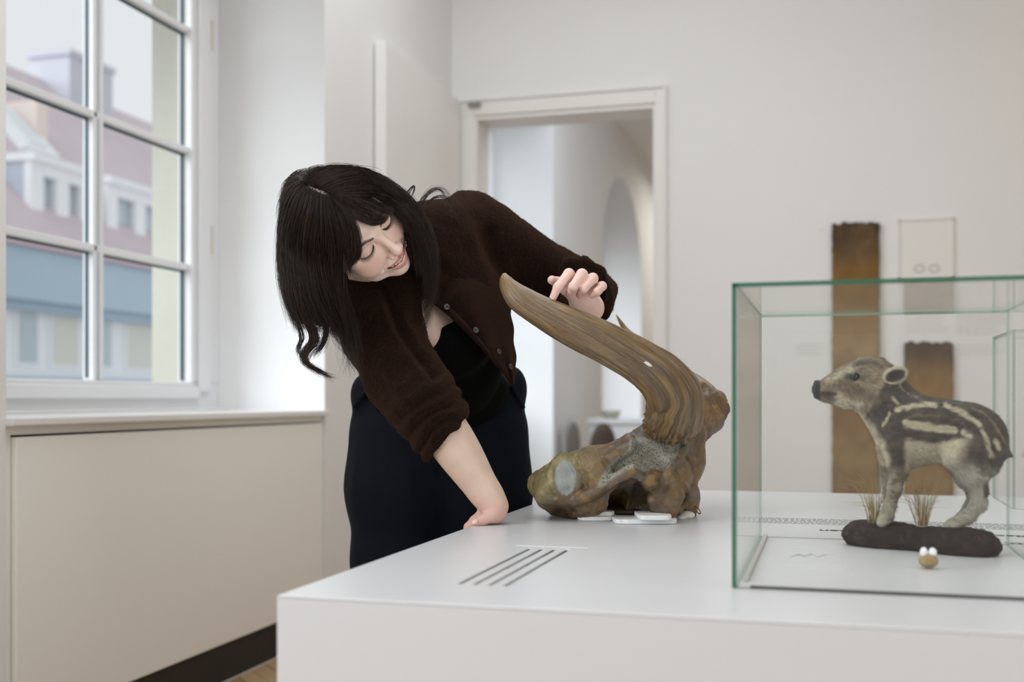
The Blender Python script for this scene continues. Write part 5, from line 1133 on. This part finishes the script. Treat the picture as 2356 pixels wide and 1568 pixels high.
rg = np.random.RandomState(11)
def strands(guides, N, jit, rad, clump=9, taper=.25, cj=.5, m=22, frizz=.0012, shade=1.0, seed=0, tipspread=1.0):
    r_ = np.random.RandomState(seed+100); G_ = np.array([crv(g_, m) for g_ in guides]); k = len(G_); Vs = []; Rs = []; Cs = []
    ncl = max(2, N//clump); cp = np.sort(r_.uniform(0, k-1, ncl)); co = r_.randn(ncl, 3)
    tt = np.linspace(0, 1, m)
    for i in range(N):
        c_ = r_.randint(ncl); s_ = np.clip(cp[c_]+r_.randn()*.10*cj, 0, k-1-1e-6); a = int(s_); u = s_-a
        P = G_[a]*(1-u)+G_[a+1]*u if k > 1 else G_[0].copy()
        off = co[c_]*jit*.8+r_.randn(3)*jit*.45*(1-.45*tt[:, None]) if False else (co[c_]*jit*.8)[None]*(0.35+.65*tt[:, None])+(r_.randn(3)*jit*.55)[None]*(1-.5*tt[:, None])
        w_ = np.stack([np.sin(tt*(4+5*r_.rand())+r_.rand()*6) for _ in range(3)], 1)*frizz*(1.0+.8*(r_.rand() < .12)*2)*(tt[:, None]*2.2*tipspread+.25)
        ln = r_.uniform(.86, 1.0); q_ = crv(P+off+w_, m); q_ = q_[:max(4, int(m*ln))] if ln < 1 else q_
        Vs.append(q_); Rs.append(rad*r_.uniform(.7, 1.25)); b = r_.uniform(.5, 1.7)*shade; Cs.append(np.array([.021, .0115, .0082])*b if r_.rand() > .15 else np.array([.056, .030, .019])*b)
    return Vs, Rs, Cs
allV, allQ, allC = [], [], []; base_i = 0
def emit(res, taper=.3):
    global base_i
    for P, R_, c in zip(*res):
        n = len(P); T = np.gradient(P, axis=0); T /= np.linalg.norm(T, axis=1)[:, None]+1e-9; up = np.array([.2, .1, .97]); Nn = np.cross(T, up); Nn /= np.linalg.norm(Nn, axis=1)[:, None]+1e-9; Bn = np.cross(T, Nn)
        rr = R_*(1-(1-taper)*np.linspace(0, 1, n)**2.5); a = np.array([0, 2.094, 4.189])
        V = (P[:, None]+rr[:, None, None]*(np.cos(a)[None, :, None]*Nn[:, None]+np.sin(a)[None, :, None]*Bn[:, None])).reshape(-1, 3)
        i = np.arange(n-1)[:, None]*3; j = np.arange(3)[None]; j2 = (j+1) % 3
        allV.append(V); allQ.append(np.stack([i+j, i+j2, i+3+j2, i+3+j], -1).reshape(-1, 4)+base_i); allC.append(np.tile(c, (len(V), 1))); base_i += len(V)
# left (image) fall of hair, from the parting outwards
LG = [gd((695, 429), (668, 440), (655, 470), (648, 520, 2.02), (647, 590, 2.02), (655, 660, 2.00), (676, 730, 1.995), (690, 775, 1.995)),
      gd((697, 434), (678, 460), (664, 500), (657, 560, 1.985), (660, 640, 1.97), (678, 710, 1.97), (700, 770, 1.98)),
      gd((708, 439), (695, 470), (680, 520), (676, 580, 1.965), (685, 660, 1.955), (708, 725, 1.965), (735, 775, 1.98)),
      gd((720, 445), (712, 480), (702, 530), (700, 590, 1.95), (712, 670, 1.95), (742, 735, 1.97), (760, 775, 1.99)),
      gd((734, 452), (732, 490), (728, 540), (728, 600, 1.945), (742, 680, 1.96), (775, 745, 1.99), (795, 790, 2.01)),
      gd((748, 456), (752, 500), (756, 550, 1.925), (758, 610, 1.94), (772, 680, 1.96), (800, 750, 1.99), (818, 800, 2.01)),
      gd((758, 461), (772, 505), (785, 555, 1.925), (785, 615, 1.935), (792, 690, 1.96), (812, 760, 1.985), (824, 830, 2.0))]
emit(strands(LG, 5200, .0052, .00029, seed=1, frizz=.0016))
emit(strands([gd((660, 640, 2.0), (680, 715, 1.99), (705, 748, 1.985), (712, 785, 1.985), (692, 805, 1.985), (690, 825, 1.985), (712, 842, 1.985), (740, 852, 1.985), (762, 868, 1.985), (774, 866, 1.985), (762, 855, 1.985)),
              gd((680, 640, 1.99), (700, 715, 1.98), (728, 755, 1.98), (735, 790, 1.98), (712, 812, 1.98), (702, 828, 1.98), (716, 848, 1.98), (742, 862, 1.98), (770, 872, 1.98))], 230, .0026, .00034, seed=2, frizz=.0012))
emit(strands([gd((700, 650, 1.98), (725, 720, 1.98), (748, 752, 1.985), (742, 790, 1.985), (722, 812, 1.985), (710, 832, 1.985)), gd((720, 650, 1.975), (745, 720, 1.98), (752, 760, 1.985), (738, 800, 1.985), (728, 820, 1.985))], 160, .0022, .00034, seed=3))
emit(strands([gd((684, 745, 1.99), (690, 780, 1.99), (684, 802, 1.99), (690, 818, 1.99), (705, 824, 1.99)), gd((690, 740, 1.99), (700, 775, 1.99), (688, 800, 1.99), (694, 815, 1.99))], 60, .0012, .0003, seed=4))
emit(strands([gd((770, 700, 1.97), (800, 760, 1.985), (820, 810, 1.995), (827, 850, 2.0)), gd((735, 700, 1.97), (775, 760, 1.985), (800, 820, 1.99), (812, 862, 1.99)), gd((755, 690, 1.97), (790, 770, 1.985), (826, 800, 1.99), (818, 850, 2.0))], 170, .008, .00022, seed=5, frizz=.004))
# fringe curtains
emit(strands([gd((764, 456), (792, 485), (806, 520, 1.902), (814, 560, 1.907), (809, 600, 1.92), (798, 622, 1.93)), gd((768, 458), (800, 488), (820, 525, 1.898), (828, 565, 1.903), (826, 590, 1.915), (808, 606, 1.93)), gd((757, 452), (776, 500), (792, 545, 1.908), (797, 590, 1.92), (798, 620, 1.935), (812, 640, 1.955))], 620, .0026, .00032, seed=6, frizz=.0008))
emit(strands([gd((770, 459), (798, 488), (830, 508, 1.905), (858, 517, 1.905), (880, 512, 1.907), (893, 498, 1.912)), gd((772, 457), (806, 478), (842, 498, 1.903), (872, 505, 1.905), (890, 497, 1.910), (898, 490, 1.915))], 330, .0016, .00030, seed=7, frizz=.0006))
emit(strands([gd((775, 452), (820, 462), (858, 478, 1.905), (888, 492, 1.91), (905, 498, 1.915)), gd((775, 447), (830, 450), (870, 464), (900, 480, 1.915), (912, 490, 1.92))], 420, .0018, .00030, seed=8, frizz=.0006))
emit(strands([gd((773, 456), (808, 476), (846, 494, 1.90), (876, 503, 1.90), (896, 494, 1.91)), gd((775, 452), (818, 464), (856, 480, 1.90), (886, 493, 1.91), (904, 497, 1.915))], 150, .0022, .00028, seed=28, frizz=.001))
# upper side: over the crown down behind the face
RG = [gd((775, 452), (830, 448), (880, 458), (920, 486, 1.95), (945, 530, 1.98), (958, 590, 2.01), (964, 640, 2.03)),
      gd((768, 448), (820, 434), (880, 440), (925, 468, 1.98), (955, 515, 2.00), (975, 580, 2.03), (982, 650, 2.05)),
      gd((748, 435), (800, 412), (860, 416), (915, 445), (955, 490, 2.02), (985, 560, 2.05), (992, 630, 2.06), (975, 700, 2.07)),
      gd((725, 425), (775, 398), (840, 400), (900, 428), (945, 470, 2.04), (985, 530, 2.07), (1000, 610, 2.08), (990, 690, 2.09)),
      gd((707, 418), (745, 395), (800, 388), (860, 403), (915, 440, 2.04), (955, 490, 2.08), (985, 560, 2.10), (990, 620, 2.10))]
emit(strands(RG, 3600, .0044, .00029, seed=9, frizz=.0015))
BK = [gd((700, 424), (720, 402), (760, 390), (810, 392), (860, 405), (905, 432, 2.05)), gd((698, 424), (672, 436), (658, 460), (650, 500, 2.01), (648, 560, 2.03)), gd((699, 423), (690, 412), (680, 415), (668, 425), (655, 455, 2.0))]
emit(strands(BK[:1], 300, .0045, .00033, seed=10)); emit(strands(BK[1:], 480, .005, .00033, seed=12))
emit(strands([gd((698, 422), (690, 410), (676, 412), (664, 425), (654, 450, 2.02), (648, 490, 2.04)), gd((700, 421), (702, 404), (698, 396), (684, 400), (668, 415), (656, 440, 2.03)), gd((703, 420), (716, 400), (728, 390), (745, 386), (765, 386), (790, 388, 2.04))], 420, .004, .00033, seed=22))
# loose curls on the shoulder and at the collar
emit(strands([gd((925, 490, 2.05), (932, 465, 2.06), (944, 440, 2.06), (954, 425, 2.06), (953, 437, 2.06), (944, 460, 2.05), (940, 472, 2.05)), gd((918, 480, 2.05), (930, 450, 2.06), (948, 428, 2.06), (954, 428, 2.06), (946, 450, 2.06))], 40, .0010, .00026, seed=13, frizz=.0004))
emit(strands([gd((945, 510, 2.06), (958, 480, 2.08), (972, 450, 2.09), (998, 427, 2.10), (1025, 428, 2.11), (1044, 448, 2.12), (1051, 490, 2.13), (1040, 525, 2.13)), gd((955, 520, 2.06), (966, 480, 2.08), (982, 448, 2.09), (1004, 432, 2.10), (1018, 442, 2.11), (1016, 468, 2.11)), gd((965, 520, 2.07), (985, 475, 2.09), (1010, 460, 2.10), (1040, 470, 2.12), (1050, 500, 2.13))], 75, .0022, .00025, seed=14, frizz=.0005))
emit(strands([gd((975, 610, 2.06), (985, 660, 2.075), (975, 700, 2.08), (990, 730, 2.08), (985, 755, 2.08), (970, 745, 2.08)), gd((990, 640, 2.07), (1000, 690, 2.08), (985, 720, 2.08), (975, 735, 2.08), (992, 748, 2.08))], 90, .0040, .00024, seed=15, frizz=.0016))
emit(strands([gd((660, 470, 1.99), (650, 540, 2.0), (644, 620, 2.0), (652, 700, 2.0), (690, 780, 2.0)), gd((800, 390, 1.99), (900, 425, 2.0), (960, 480, 2.02), (990, 560, 2.04))], 60, .007, .00016, seed=16, frizz=.004))
hs = link('hair_strands', mesh_np('hair_strands', toW(np.vstack(allV))-OF, np.vstack(allQ), np.vstack(allC)), M_hair, hairo); tag(hs, kind='stuff')
# wool fuzz standing off the cardigan
Vc = np.empty(len(card.data.vertices)*3); card.data.vertices.foreach_get('co', Vc); Vc = Vc.reshape(-1, 3); Nc = np.empty(len(Vc)*3); card.data.vertices.foreach_get('normal', Nc); Nc = Nc.reshape(-1, 3)
idx = rg.choice(len(Vc), 26000, replace=True); p = Vc[idx]+rg.randn(len(idx), 3)*.0012*(1-Nc[idx]**2); n_ = Nc[idx]; d_ = n_+rg.randn(len(idx), 3)*.8; d_ /= np.linalg.norm(d_, axis=1)[:, None]; ln = rg.uniform(.0012, .0035, (len(idx), 1)); sd_ = np.cross(n_, d_); sd_ /= np.linalg.norm(sd_, axis=1)[:, None]+1e-9; sd_ *= .00011
fV = np.stack([p-sd_, p+sd_, p+d_*ln*.6+n_*ln*.2+rg.randn(len(idx), 3)*.0004, p+d_*ln], 1).reshape(-1, 3); k0 = np.arange(len(idx))*4
fF = np.vstack([np.stack([k0, k0+1, k0+2], -1), np.stack([k0+2, k0+1, k0+3], -1)]); fz_ = link('wool_fuzz', mesh_np('wool_fuzz', fV, fF, smooth=False), plain('wool_fibre', (.036, .018, .012), .9), card); tag(fz_, kind='stuff')
